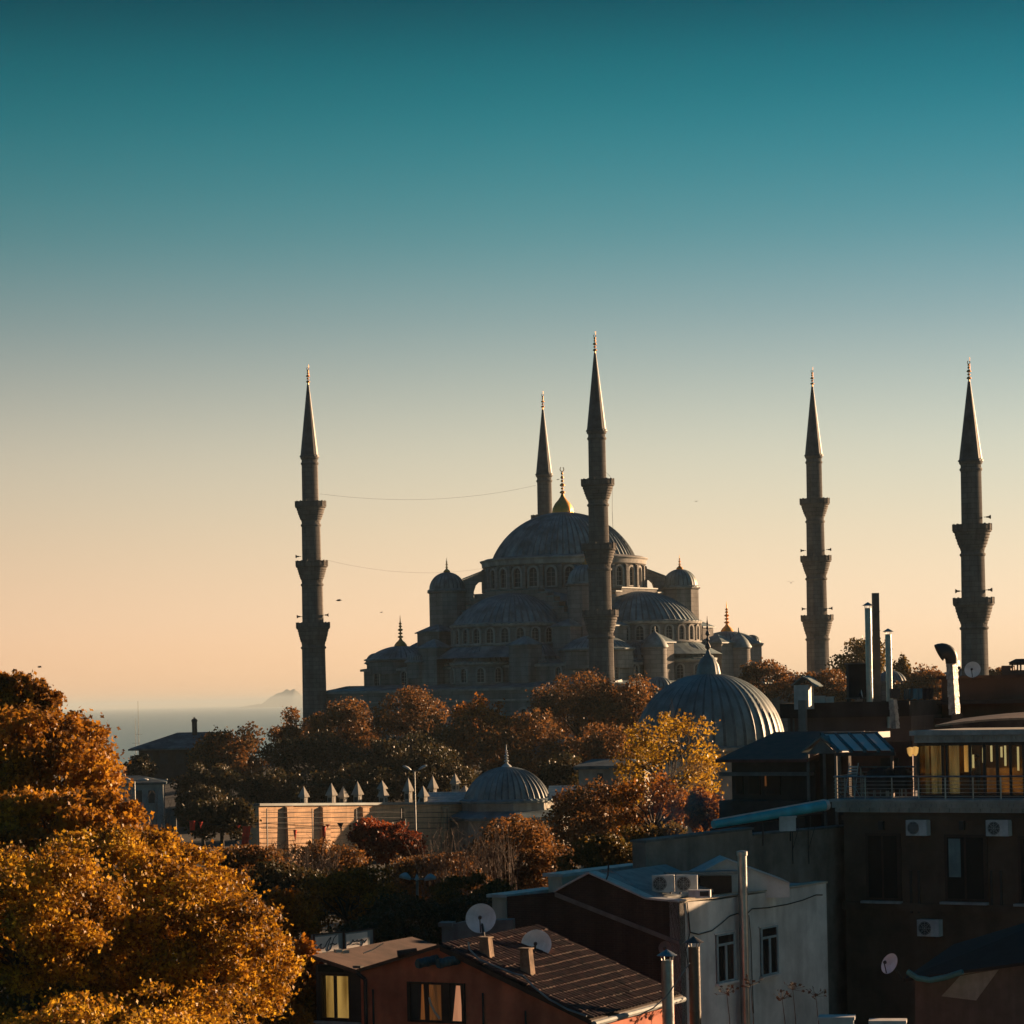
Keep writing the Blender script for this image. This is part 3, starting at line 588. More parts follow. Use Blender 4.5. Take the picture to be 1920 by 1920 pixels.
# bare twig shrubs
def twigs(label,px,py,w,h,d,n,seed,group=None):
    rng=random.Random(seed); c=P(px,py,d); s=d/F; g=c.z-h*s; mb=MB(); cx=c.x
    for i in range(n):
        x=cx+rng.uniform(-1,1)*w*s; y=d+rng.uniform(-1,1)*w*s*.6; l=h*s*rng.uniform(.9,2.0); lean=rng.gauss(0,.14)
        a=Vector((x,y,g)); b_=a+Vector((lean*l*.5,rng.gauss(0,.1)*l,l*.5)); e=b_+Vector((lean*l*.8,rng.gauss(0,.15)*l,l*.5))
        mb.tube([a,b_,e],.02,4,.006)
        for q in range(5):
            p=b_.lerp(e,rng.random()); mb.cyl(p,p+Vector((rng.gauss(0,.3),rng.gauss(0,.3),rng.uniform(.2,.6))),.008,.003,3)
    gz=ground(cx,d); mb.box(cx-.1,cx+.1,d-.1,d+.1,gz-.1,g) if g>gz else None
    solo('bare_shrub',mb,TWIG,label,'shrub',(cx,d,min(g,gz)),group)
TWIG=mat('twig',(.16,.11,.08),rough=.9,var=.3,scale=3)
twigs('bare twiggy shrub below the sunlit bath wall',555,1625,75,50,145,120,1)
twigs('bare reedy shrub between the red tree and the small dome',880,1610,90,70,138,160,2)
twigs('bare thin branches standing against the pale wall of the low house',245,1530,75,50,190,70,3)
# ================================================ sea side: boat, houses, lamps, flags
HULL=plain('boat_paint',(.75,.75,.72),rough=.5)
p=P(252,1424,2150); bt=thing('sailing_boat','white two-masted sailing boat on the sea beyond the hip roofed house','boat',(p.x,p.y,0))
mb=MB(Matrix.Translation((p.x,p.y,0)))
for (z,ws) in ((0,1),): mb.hull([(-5,-2,.0),(5,-2,.0),(4,2,.0),(-4,2,.0),(-6.5,-2.4,3),(6.5,-2.4,3),(5,2.4,3),(-5,2.4,3)])
part('hull',mb,HULL,bt); mb=MB(Matrix.Translation((p.x,p.y,0))); mb.box(-4.5,3.5,-1.6,1.6,3,6.4); mb.box(-3.5,1.5,-1.4,1.4,6.4,8.6); part('cabin',mb,HULL,bt)
for x,h in ((6.8,54),(4.4,40)):
    mb=MB(Matrix.Translation((p.x,p.y,0))); mb.cyl((x-3,0,3),(x-3,0,h),.28,.14); mb.cyl((x-6,0,h*.5),(x,0,h*.5),.12); part('mast',mb,DARKM,bt)
HROOF=plain('slate_teal_roof',(.10,.14,.15),rough=.75,scale=.6,var=.25)
def hiphouse(label,fac,px0,px1,pyE,pyR,rpx0,rpx1,pyB,dep,wallm,roofm,wins,eave=.7):
    x0,zE=fac.at(px0,pyE); x1,_=fac.at(px1,pyE); r0,_=fac.at(rpx0,pyR,dep/2); r1,zR=fac.at(rpx1,pyR,dep/2)
    c=fac.W((x0+x1)/2,dep/2,0); g=ground(c.x,c.y)-.5
    root=thing('house',label,'house',(c.x,c.y,g))
    mb=MB(fac.M); mb.box(x0+eave,x1-eave,eave,dep-eave,g,zE); wl=part('wall',mb,wallm,root)
    mb=MB(fac.M); mb.add([(x0,0,zE),(x1,0,zE),(x1,dep,zE),(x0,dep,zE),(r0,dep/2,zR),(r1,dep/2,zR),(x0,0,zE-.25),(x1,0,zE-.25),(x1,dep,zE-.25),(x0,dep,zE-.25)],
      [(0,1,5,4),(1,2,5),(2,3,4,5),(3,0,4),(0,6,7,1),(1,7,8,2),(2,8,9,3),(3,9,6,0),(9,8,7,6)]); rf=part('roof',mb,roofm,root)
    for (a,b_,t_,bo) in wins:
        mb=MB(fac.M); fac.box(mb,a,b_,t_,bo,eave-.08,eave+.02); wn=part('window',mb,GLAZE,root)
        mb=MB(fac.M); xx0,zz=fac.at(a,bo,eave); xx1,_=fac.at(b_,bo,eave); mb.box(xx0-.15,xx1+.15,eave-.25,eave+.01,zz-.2,zz); part('sill',mb,wallm,wn)
    return root,rf,zE
WALLG=plain('grey_render',(.16,.16,.155),rough=.9,scale=.8,var=.2); WALLD=plain('dark_timber',(.06,.055,.05),rough=.9,scale=.8)
f1=Fac(240,1405,420,174)
h1,rf1,_=hiphouse('dark old house with a grey hip roof and a round chimney by the sea',f1,240,470,1405,1372,333,400,1480,14,WALLD,HROOF,[(273,287,1412,1432),(300,315,1412,1432),(330,345,1412,1432)],eave=1.6)
p=P(365,1372,427); mb=MB(Matrix.Translation((p.x,p.y,0))); mb.lathe([(.42,p.z-.6),(.42,p.z+1.6),(.5,p.z+1.65),(.5,p.z+1.8),(.38,p.z+2.0),(.05,p.z+2.25)],12); part('chimney',mb,WALLD,rf1)
f2=Fac(205,1470,300,174)
h2,_,_=hiphouse('low pale house with a shallow teal roof at the left below the dark one',f2,196,312,1469,1454,222,260,1560,8,plain('pale_render',(.34,.36,.36),rough=.9,scale=.7,var=.15),HROOF,[(255,266,1482,1506),(278,290,1482,1506)],eave=.4)
BIRDM=mat('feathers',(.05,.05,.055),rough=.8,var=.3,scale=8)
def bird(label,px,py,d,span,flap,yaw,group='birds in the sky',perched=False):
    p=P(px,py,d); M=Matrix.Translation(p)@Matrix.Rotation(yaw,4,'Z')
    mb=MB(M)
    prof=[(-.5,.01),(-.36,.05),(-.15,.1),(.1,.11),(.26,.08),(.33,.055),(.40,.06),(.46,.04),(.56,.008)]
    vs=[];n=8
    for (x,r) in prof:
        for i in range(n): a=2*math.pi*i/n; vs.append((x*span*.8,r*span*.8*math.cos(a),r*span*.75*math.sin(a)+(0.03*span if x>.3 else 0)))
    fs=[(j*n+i,(j+1)*n+i,(j+1)*n+(i+1)%n,j*n+(i+1)%n) for j in range(len(prof)-1) for i in range(n)]
    mb.add(vs,fs)
    if perched:
        for sg in (-1,1): mb.cyl((0,sg*.03*span,-.3*span),(0,sg*.03*span,0),.012*span,.012*span,5); mb.add([(.2*span,sg*.09*span,.03*span),(-.1*span,sg*.1*span,.02*span),(-.5*span,sg*.05*span,-.02*span),(.0,sg*.1*span,-.06*span)],[(0,1,2,3)])
    else:
        for sg in (-1,1):
            w1=Vector((.12,sg*.28,.10*flap)); w2=Vector((-.05,sg*.58,.10*flap-.06))
            q=[Vector((.2,sg*.05,.03)),w1+Vector((.06,0,0)),w2,w1+Vector((-.16,0,0)),Vector((-.12,sg*.05,.02))]
            lo=[v-Vector((0,0,.02)) for v in q]; mb.add([v*span for v in q+lo],[(0,1,2,3,4),(9,8,7,6,5),(0,5,6,1),(1,6,7,2),(2,7,8,3),(3,8,9,4)])
    solo('bird',mb,BIRDM,label,'bird',p,None if perched else group,smooth=False)
bird('dark gull flying just right of the far left minaret',635,1126,250,.75,1.6,R(20))
bird('tiny bird flying above the left corner finial of the mosque',715,1148,380,.6,1,R(10))
bird('tiny bird flying alone right of the tallest minaret',1305,940,380,.6,1,R(60))
bird('bird with raised wings flying left of the slender minaret',1483,1093,300,.7,3,R(80))
bird('tiny bird beside the finial of the main dome',1046,899,400,.6,1,R(0))
bird('tiny bird flying above the tall golden plane tree',74,1251,200,.5,2,R(40))
bird('gull perched on the chimney of the hip roofed house',364,1345,427,.55,0,R(160),perched=True)
LAMPM=plain('lamp_grey',(.20,.21,.21),rough=.45,metal=.5)
def lamp(label,px,pyT,d,arms,heads='cobra'):
    t0=P(px,pyT,d); g=ground(t0.x,d); root=thing('street_lamp',label,'street lamp',(t0.x,d,g),'street lamps')
    mb=MB(); mb.cyl((t0.x,d,g-.1),t0,.11,.06,8); part('pole',mb,LAMPM,root)
    for (dx,dy) in arms:
        e=P(px+dx,pyT+dy,d); s=d/F
        mb=MB(); mb.tube([t0,t0.lerp(e,.5)+Vector((0,0,abs(dx)*s*.12)),e],.035,6); 
        u=(e-t0).normalized() if abs(dx)>3 else Vector((0,-1,0))
        part('arm',mb,LAMPM,root)
        mb=MB(); L_=.8 if heads=='cobra' else .52
        q=u.to_track_quat('X','Z').to_matrix().to_4x4(); M=Matrix.Translation(e)@q; mb.M=M
        pts=[]
        for i in range(7):
            uu=i/6; ww=.15*math.sin(math.pi*min(1,uu*.9+.1))**.7*(1 if heads=='cobra' else .8); zz=.10*math.sin(math.pi*uu)*(1 if heads=='cobra' else 1.8)
            pts+=[(uu*L_,-ww,-.03),(uu*L_,0,zz+.05),(uu*L_,ww,-.03),(uu*L_,0,-.07)]
        fs=[(j*4+i,j*4+(i+1)%4,(j+1)*4+(i+1)%4,(j+1)*4+i) for j in range(6) for i in range(4)]+[(3,2,1,0),(24,25,26,27)]
        mb.add(pts,fs); part('lamp_head',mb,WHITEP,root,True)
lamp('double armed street lamp in front of the low pale house at left',252,1465,215,[(-4,-1),(8,-1)])
lamp('double armed street lamp rising beside the row of pointed chimneys',777,1447,225,[(-6,-3),(8,-4)])
lamp('street lamp with three leaf shaped heads below the rust trees',782,1651,118,[(-12,-3),(0,-4),(14,-2)],'leaf')
FLAG=mat('red_cloth',(.80,.07,.03),rough=.8,var=.2,scale=3); FLAG2=mat('dark_cloth',(.10,.05,.04),rough=.8,var=.2,scale=3)
def flag(label,px,py,w,h,d,m,tilt=0,tri=False):
    a=P(px,py,d); s=d/F; mb=MB(); n=6; k=5; vs=[]
    for j in range(n+1):
        for i in range(k+1):
            u=i/k; v=j/n; ww=(1-v*.9) if tri else 1-.15*v; x=(u-.5)*w*s*ww+tilt*v*h*s; vs.append((a.x+x,a.y+.08*math.sin(u*7+v*3)+(.03),a.z-v*h*s))
    nn=len(vs); vs+=[(x,y+.02,z) for x,y,z in vs]
    fs=[(j*(k+1)+i,j*(k+1)+i+1,(j+1)*(k+1)+i+1,(j+1)*(k+1)+i) for j in range(n) for i in range(k)]; fs+=[tuple(nn+q for q in reversed(f)) for f in fs]
    mb.add(vs,fs); solo('flag',mb,m,label,'flag',a,'flags strung between the trees',smooth=True)
FD=185
for (lb,px,py,w_,h_,m,ti,tr) in (
 ('large red flag hanging at the left end of the sunlit wall',463,1549,15,38,FLAG,-.15,False),
 ('small red pennant just left of the large red flag',447,1547,9,6,FLAG,0,True),
 ('red flag over the golden leaves left of the dark bush',360,1539,11,18,FLAG,0,False),
 ('small red flag right of the one over the golden leaves',376,1541,8,12,FLAG,0,True),
 ('narrow red banner left of the dark pennant on the sunlit wall',607,1548,7,32,FLAG,0,False),
 ('dark triangular pennant in the middle of the sunlit wall',638,1543,13,10,FLAG2,0,True),
 ('orange red banner right of the dark pennant',665,1543,9,33,FLAG,.1,True),
 ('slanting red banner near the right shadow band of the sunlit wall',698,1537,8,40,FLAG,-.25,True),
 ('small red pennant left of the narrow banner',614,1546,8,6,FLAG,0,True),
 ('faded red banner behind the twigs on the sunlit wall',553,1556,7,22,FLAG,0,True)):
    flag(lb,px,py,w_,h_,FD,m,ti,tr)
wire('flag_line',sag(P(330,1536,FD),P(500,1544,FD),.25)+sag(P(500,1544,FD),P(760,1536,FD),.3),.018,CABLE,'thin line carrying the red flags below the sunlit wall','line')
def poles(px,d,top):
    a=P(px,top,d); g=ground(a.x,d); mb=MB(); mb.cyl((a.x,d,g),a,.05,.04,6); return mb,(a.x,d,g)
for px,lb in ((330,'left post holding the flag line above the golden tree'),(500,'middle post holding the flag line near the wall end'),(760,'right post holding the flag line inside the red tree')):
    mb,g=poles(px,FD,1535); solo('line_post',mb,DARKM,lb,'post',g,'posts of the flag line')
# ================================================ bath house with chimneys and small dome
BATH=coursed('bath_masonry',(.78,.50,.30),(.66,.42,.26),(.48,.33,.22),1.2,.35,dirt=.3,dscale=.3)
BATHW=plain('bath_stone',(.40,.37,.32),rough=.9,scale=.8,var=.15)
fb=Fac(485,1511,236,124)
c=fb.W(16,6,0); bath=thing('bath_house','low old bath house with a sunlit wall, pointed chimneys and a small ribbed dome','bath house',(c.x,c.y,34.5))
xA,zA=fb.at(485,1511); xB,zB=fb.at(872,1508)
mb=MB(fb.M); mb.prism([(xA,33),(xA,zA),(xB,zB),(xB,33)][::-1],0,1.0)
bw=part('sunlit_wall',mb,BATH,bath)
mb=MB(fb.M); mb.prism([(xA-.1,zA+.003),(xA-.1,zA+.22),(xB,zB+.22),(xB,zB+.003)][::-1],-.22,1.2); part('coping',mb,LEAD,bath)
for px in (533,600,675,752,826):  # buttresses added to throw the shade bands along the wall
    a,z=fb.at(px,1511); b_,_=fb.at(px+13,1511)
    mb=MB(fb.M); mb.hull([(a,-.5,33),(a+1.0,-.5,33),(a+1.0,0,33),(a,0,33),(a,-.32,z-.15),(a+1.0,-.32,z-.15),(a+1.0,0,z-.05),(a,0,z-.05)]); part('buttress',mb,BATH,bath)
mb=MB(fb.M); mb.prism([(xA,33),(xA,zA-.2),(xB,zB-.2),(xB,33)][::-1],1.0,2.6); part('bath_block',mb,BATHW,bath)
for (px,tip,base,hw,d) in ((570,1475,1509,8,245),(622,1469,1509,9,249),(644,1475,1509,8,250.5),(671,1466,1509,9,252.5),(719,1474,1508,9,256),(717,1464,1490,8,268),(766,1459,1503,8.5,266),(794,1474,1508,9,262),(812,1455,1497,8.5,274),(854,1451,1484,8.5,284),(872,1473,1490,8,276)):
    p=P(px,base,d); s=d/F; hh=(base-tip)*s; w_=hw*s*.62
    M=Matrix.Translation((p.x,p.y,0))@Matrix.Rotation(R(-34),4,'Z'); mb=MB(M); mb.box(-w_,w_,-w_,w_,p.z-2.5,p.z+hh*.48)
    ch=part('chimney',mb,BATHW,bath); mb=MB(M); mb.pyr(-w_,w_,-w_,w_,p.z+hh*.48+.003,p.z+hh*1.03,ov=.13); mb.box(-w_-.14,w_+.14,-w_-.14,w_+.14,p.z+hh*.48-.1,p.z+hh*.48+.0); part('chimney_cap',mb,WHITEP if 0 else BATHW,ch)
    mb=MB(M); 
    for q in(-.35,.35): mb.box(w_*q-.09,w_*q+.09,-w_-.02,-w_+.05,p.z+hh*.12,p.z+hh*.34)
    mb.box(w_-.05,w_+.02,-.1,.1,p.z+hh*.12,p.z+hh*.34); part('vent_slot',mb,GLAZE,ch)
D=262; c=P(951,1500,D); s=D/F
M=Matrix.Translation((c.x,c.y,0))@Matrix.Rotation(R(-15),4,'Z')
mb=MB(M); z0=P(951,1516,D).z; z1=P(951,1499,D).z
mb.lathe([(86*s,z0-2),(86*s,z1-.1),(88*s,z1),(80*s,z1+.02)],8,(0,0,0),math.pi/8,2*math.pi+math.pi/8); bdr=part('small_dome_drum',mb,BATHW,bath)
mb=MB(M); dome(mb,79*s,60*s,40,(0,0,z1+.1),lip=.45,amp=.13,n=12); bd=part('small_dome',mb,LEAD,bath,50)
mb=MB(M); finial(mb,(0,0,P(951,1440,D).z-.1),46*s,.55); part('dome_finial',mb,WHITEP,bd,40)
mb=MB(M); z2=P(951,1534,D-6).z; rO=112*s*1.06
mb.lathe([(rO+.5,z2-.25),(rO+.5,z2),(86*s,z0-.1)],8,(0,0,0),math.pi/8,2*math.pi+math.pi/8); part('skirt_roof',mb,LEAD,bath)
mb=MB(M); mb.lathe([(rO,33),(rO,z2-.2)],8,(0,0,0),math.pi/8,2*math.pi+math.pi/8); part('dome_hall_wall',mb,BATHW,bath)
# light metal canopies and trusses
fc=Fac(800,1500,262,185)
for (a,b_,t_,bo,lb) in ((782,872,1486,1507,'l'),(1025,1078,1474,1496,'r')):
    mb=MB(fc.M); x0,zt=fc.at(a,t_); x1,zb=fc.at(b_,bo); n=6
    x0,zlo=fc.at(a,bo); x1,_=fc.at(b_,bo); zt=fc.at((a+b_)/2,t_,3.5)[1]; zl=fc.at((a+b_)/2,bo)[1]
    mb.hull([(x0,0,zl),(x1,0,zl),(x1,3.5,zt),(x0,3.5,zt),(x0,0,zl+.06),(x1,0,zl+.06),(x1,3.5,zt+.06),(x0,3.5,zt+.06)])
    for q in range(5): yy=.2+q*.75; zz=zl+(zt-zl)*yy/3.5+.07; mb.box(x0,x1,yy,yy+.06,zz,zz+.07)
    part('canopy_sheet',mb,WHITEP,bath)
    mb=MB(fc.M)
    for q in range(int((x1-x0)/.8)): mb.cyl((x0+q*.8,0,zl-1),(x0+q*.8+.4,0,zl),.04,n=5); mb.cyl((x0+q*.8+.4,0,zl),(x0+q*.8+.8,0,zl-1),.04,n=5)
    mb.cyl((x0,0,zl-1),(x1,0,zl-1),.05); part('canopy_truss',mb,WHITEP,bath)
for k_,yy in enumerate((1523,1533,1543,1553)):
    a=fb.at(490,yy,-2.2); b_=fb.at(860,yy,-2.2)
    wire('guard_wire',[fb.W(a[0],-2.2,a[1]),fb.W(b_[0],-2.2,b_[1])],.03,CABLE,['top','second','third','lowest'][k_]+' of the four wires stretched along the sunlit wall','wire','wires along the sunlit wall')
for k_,px in enumerate((500,585,668,752,838)):
    a=fb.at(px,1516,-2.2); q=fb.W(a[0],-2.2,a[1]); mb=MB(); mb.cyl((q.x,q.y,34),q,.05,n=6); solo('wire_post',mb,DARKM,['leftmost','second','middle','fourth','rightmost'][k_]+' thin post holding the wires along the sunlit wall','post',(q.x,q.y,34),'posts along the sunlit wall')
# ================================================ the big ribbed dome
D=222; s=D/F; c=P(1331,1398,D); M=Matrix.Translation((c.x,c.y,0))
bdm=thing('domed_building','squat building under the big ribbed lead dome behind the yellow tree','domed building',(c.x,c.y,34.8))
zb=c.z
mb=MB(M); mb.lathe([(143*s,34),(143*s,zb-.5),(152*s,zb-.35),(152*s,zb-.1),(133*s,zb)],8,(0,0,0),.2,2*math.pi+.2); part('wall',mb,BATHW,bdm)
mb=MB(M); nn=44*4
pr=[(139*s*math.cos(a)**.97 if math.cos(a)>0 else .05, 134*s*math.sin(a)) for a in [math.pi/2*i/18 for i in range(18)]]+[(.1,134*s)]
pr=[(148*s,-.2),(147*s,-.05)]+pr
for i in range(6): pass
mb.lathe(pr,nn,(0,0,zb+.05),fn=lambda r,z,a,i: r+(.10 if i%4==0 and r>.5 else 0)); 
for q in range(len(mb.mi)):
    if q%nn%4==3 and q//nn>=1: mb.mi[q]=1
dm=part('big_dome',mb,LEAD,bdm,50)
zt=zb+133*s
mb=MB(M); mb.lathe([(22*s,-.3),(22*s,.1),(21*s,.35),(19*s,18*s),(13*s,30*s),(5*s,38*s),(2.6*s,46*s)],32,(0,0,zt),fn=lambda r,z,a,i:r*(1.05 if i%2 else 1)); lt=part('lantern',mb,LEAD,dm,30)
mb=MB(M); zs=zt+46*s
for rr,ll in ((5.5,16),(3.5,10),(4.5,12),(2.8,9),(2,9)):
    mb.lathe([(1.2*s,zs),(rr*s,zs+ll*.35*s),(rr*.8*s,zs+ll*.6*s),(1.1*s,zs+ll*s)],12,(0,0,0)); zs+=ll*s
mb.lathe([(.9*s,zs),(.02,zs+8*s)],8); part('lantern_finial',mb,LEADC,dm,40)
f3=Fac(1080,1450,205,190)
h3,_,_=hiphouse('low annex with a teal roof left of the big ribbed dome',f3,1075,1215,1437,1422,1110,1180,1560,7,BATHW,HROOF,[(1120,1130,1450,1466)],eave=.35)
# ================================================ near buildings
PLG=plain('grey_brown_render',(.32,.26,.22),rough=.92,scale=.6,var=.2,streak=.3)
PLW=plain('off_white_render',(.72,.71,.68),rough=.92,scale=.5,var=.14,streak=.28)
TERRA=plain('terracotta_paint',(.60,.18,.10),rough=.9,scale=.7,var=.18,streak=.3)
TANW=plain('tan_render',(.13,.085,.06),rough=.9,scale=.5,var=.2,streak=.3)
DKW=plain('dark_wall',(.06,.052,.048),rough=.92,scale=.6,var=.25,streak=.3)
CORN=plain('cast_cornice',(.42,.43,.42),rough=.85,scale=1.2,var=.15,streak=.25)
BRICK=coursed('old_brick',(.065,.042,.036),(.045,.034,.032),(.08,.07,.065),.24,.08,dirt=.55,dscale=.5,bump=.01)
TILE=plain('clay_tile',(.065,.022,.015),rough=.75,scale=3,var=.35,streak=.2)
FELT=plain('roof_felt',(.13,.075,.055),rough=.9,scale=.8,var=.2)
GLASSD=mat('dark_glass',(.012,.016,.018),rough=.15,var=.1,scale=1,spec=.15)
FRAMEB=plain('pale_blue_frame',(.30,.42,.46),rough=.6)
DWOOD=plain('dark_wood',(.05,.03,.022),rough=.7)
CREAM=plain('cream_parapet',(.62,.54,.42),rough=.9,scale=1,var=.1)
TEAL=plain('teal_fabric_case',(.03,.45,.58),rough=.45,scale=.7,var=.12)
ACW=plain('aircon_casing',(.62,.63,.62),rough=.55)
def emat(name,col,st,col2=None):
    m=bpy.data.materials.new(name); m.use_nodes=True; t=m.node_tree; b=t.nodes['Principled BSDF']; b.inputs['Base Color'].default_value=(*[c*.6 for c in col],1)
    tc=t.nodes.new('ShaderNodeTexCoord'); mp=t.nodes.new('ShaderNodeMapping'); mp.inputs['Scale'].default_value=(3,3,.35); nz=t.nodes.new('ShaderNodeTexNoise'); nz.inputs['Scale'].default_value=1.2; nz.inputs['Detail'].default_value=5
    t.links.new(tc.outputs['Object'],mp.inputs[0]); t.links.new(mp.outputs[0],nz.inputs[0]); rp=t.nodes.new('ShaderNodeValToRGB'); t.links.new(nz.outputs[0],rp.inputs[0])
    rp.color_ramp.elements[0].position=.35; rp.color_ramp.elements[0].color=(*(col2 or [c*.25 for c in col]),1); rp.color_ramp.elements[1].position=.65; rp.color_ramp.elements[1].color=(*col,1)
    t.links.new(rp.outputs[0],b.inputs['Emission Color']); b.inputs['Emission Strength'].default_value=st; return m
GLOWW=emat('warm_glow',(.85,.45,.12),.32,(.22,.10,.02)); GLOWC=emat('curtain_glow',(.55,.36,.14),.10,(.05,.055,.025)); GLOWR=emat('amber_glow',(.55,.18,.04),.12,(.06,.03,.012))  # warm emission for lanterns and for imitated reflections and inside light
def clearglass():
    m=bpy.data.materials.new('clear_glass'); m.use_nodes=True; t=m.node_tree; t.nodes.clear(); o=t.nodes.new('ShaderNodeOutputMaterial'); g=t.nodes.new('ShaderNodeBsdfGlossy'); g.inputs['Roughness'].default_value=.03; tr=t.nodes.new('ShaderNodeBsdfTransparent'); tr.inputs[0].default_value=(.75,.8,.78,1)
    f=t.nodes.new('ShaderNodeFresnel'); f.inputs[0].default_value=1.6; mx=t.nodes.new('ShaderNodeMixShader'); t.links.new(f.outputs[0],mx.inputs[0]); t.links.new(tr.outputs[0],mx.inputs[1]); t.links.new(g.outputs[0],mx.inputs[2]); t.links.new(mx.outputs[0],o.inputs[0]); return m
CLEAR=clearglass()
def base(fac,px0,px1,y=2): 
    c=fac.W((fac.at(px0,1500)[0]+fac.at(px1,1500)[0])/2,y,0); return (c.x,c.y,ground(c.x,c.y)-.6)
def ac(label,fac,px0,px1,py0,py1,y0=-.35,dep=.32,bracket=True):
    x0,_=fac.at(px0,py0,y0); x1,_=fac.at(px1,py0,y0); xm=(px0+px1)/2; z1=fac.at(xm,py0,y0)[1]; z0=fac.at(xm,py1,y0)[1]; c=fac.W((x0+x1)/2,y0+dep/2,z0)
    root=thing('air_conditioner',label,'air conditioner',c,'outdoor air conditioner units')
    mb=MB(fac.M); mb.box(x0,x1,y0,y0+dep,z0,z1); mb.box(x1-(x1-x0)*.3,x1-(x1-x0)*.28,y0-.01,y0,z0,z1); part('casing',mb,ACW,root)
    r=(z1-z0)*.42; cx=x0+(x1-x0)*.36; cz=(z0+z1)/2
    mb=MB(fac.M); mb.cyl((cx,y0-.004,cz),(cx,y0-.015,cz),r*.96,r*.96,24); part('fan_opening',mb,DARKM,root)
    mb=MB(fac.M)
    for rr in (.35,.6,.85,1.0):
        pts=[(cx+r*rr*math.cos(2*math.pi*i/20),y0-.025,cz+r*rr*math.sin(2*math.pi*i/20)) for i in range(21)]; mb.tube(pts,.006,4)
    for q in range(8): a=math.pi*2*q/8; mb.cyl((cx,y0-.025,cz),(cx+r*math.cos(a),y0-.025,cz+r*math.sin(a)),.006,n=4)
    part('fan_grille',mb,ACW,root)
    mb=MB(fac.M); 
    for q in (.15,.8): xx=x0+(x1-x0)*q; mb.box(xx,xx+.04,y0,0 if bracket else y0+dep,z0-.06,z0-.003)
    part('bracket',mb,DARKM,root)
DISHW=plain('dish_paint',(.80,.82,.82),rough=.5,streak=.15)
def dish(label,px,py,d,rpx,az,tilt=20,mount=None,m=None):
    c=P(px,py,d); r=rpx*d/F; root=thing('satellite_dish',label,'satellite dish',c,'satellite dishes on the roofs')
    n=Vector((math.sin(R(az))*math.cos(R(tilt)),math.cos(R(az))*math.cos(R(tilt)),math.sin(R(tilt)))); q=n.to_track_quat('Z','Y').to_matrix().to_4x4(); M=Matrix.Translation(c)@q
    mb=MB(M); pr=[(.01,0),(r*.3,.012*r),(r*.6,.06*r),(r*.85,.13*r),(r,.19*r),(r*1.02,.19*r),(r*.85,.10*r),(r*.6,.03*r),(r*.3,-.018*r),(.01,-.03*r)]
    mb.lathe(pr,32); part('reflector',mb,m or DISHW,root,50)
    mb=MB(M); mb.cyl((0,-r*.95,.17*r),(0,-.15*r,r*.85),.018,n=6); mb.cyl((0,-.15*r,r*.85),(0,-.05*r,r*.7),.05,.06,10); part('feed_arm',mb,DARKM,root)
    b=mount or (c-Vector((0,0,r*1.15)))
    mb=MB(); bk=c-n*.12; mb.cyl(c-n*.02,bk,.09,.06,8); mb.cyl(bk,b,.04,.04,8); part('mast',mb,DARKM,root)
def flue(label,px,pyT,pyB,d,r,cap='cone',m=STEEL,joints=4,name='flue_pipe'):
    a=P(px,pyB,d); t_=P(px+(pyB-pyT)*-.0,pyT,d); top=Vector((a.x,d,t_.z)); root=thing(name,label,'flue pipe',a)
    mb=MB(); mb.cyl(a,top,r,r,16)
    for q in range(1,joints+1): z=a.z+(top.z-a.z)*q/(joints+1); mb.cyl((a.x,d,z),(a.x,d,z+.05),r*1.06,r*1.06,16)
    part('pipe',mb,m,root,30)
    if cap=='cone':
        mb=MB(Matrix.Translation(top)); mb.lathe([(r*1.7,r*.75),(r*1.75,r*.8),(.02,r*1.8)],16); mb.lathe([(r*1.7,r*.75),(.02,r*.78)],16)
        for q in range(4): aa=math.pi/2*q+.4; mb.cyl((r*.9*math.cos(aa),r*.9*math.sin(aa),-.1),(r*1.2*math.cos(aa),r*1.2*math.sin(aa),r*.85),.015,n=4)
        part('rain_cap',mb,m,root,20)
    elif cap=='flat':
        mb=MB(Matrix.Translation(top)); mb.lathe([(r*1.25,r*.5),(r*1.3,r*.55),(.02,r*.75)],16); mb.lathe([(r*1.25,r*.5),(.02,r*.5)],16); mb.cyl((r*.8,0,-.05),(r*1.0,0,r*.52),.015); mb.cyl((-r*.8,0,-.05),(-r*1.0,0,r*.52),.015); part('rain_cap',mb,m,root,20)
    return root
# ---------------- terraced hotel on the right
fA=Fac(1560,1497,110,212)
A=thing('terraced_building','dark brown terrace building with carved cornices and a glazed top room at the right','building',base(fA,1560,1920,5))
gz=ORG[A.name].z; x0,_=fA.at(1560,1520); x1=fA.at(2010,1520)[0]; zc0=fA.at(1740,1524)[1]; zc1=fA.at(1740,1499)[1]
x2=fA.at(2250,1520)[0]; mb=MB(fA.M); mb.box(x0+.35,x2,.35,12,gz,zc0); wl=part('wall',mb,TANW,A)  # unseen run past the frame, extended to shade the tiled roof
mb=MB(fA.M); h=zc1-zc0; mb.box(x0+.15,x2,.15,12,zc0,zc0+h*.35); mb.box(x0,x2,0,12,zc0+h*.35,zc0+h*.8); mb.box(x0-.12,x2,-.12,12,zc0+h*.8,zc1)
n=int((x1-x0)/.22)
for q in range(n): xx=x0+.1+q*.22; mb.box(xx,xx+.12,-.03,.0,zc0+h*.42,zc0+h*.68)
for q in range(n//2): xx=x0+.1+q*.44; mb.box(xx,xx+.2,.08,.15,zc0+h*.05,zc0+h*.3)
part('cornice',mb,CORN,A)
mb=MB(fA.M); z=fA.at(1740,1695,.35)[1]; mb.box(x0+.3,x1,.2,.35,z-.3,z+.02); z2=fA.at(1740,1534,.35)[1]; mb.box(x0+.3,x1,.25,.35,z2-.1,z2+.1); part('string_course',mb,TANW,A)
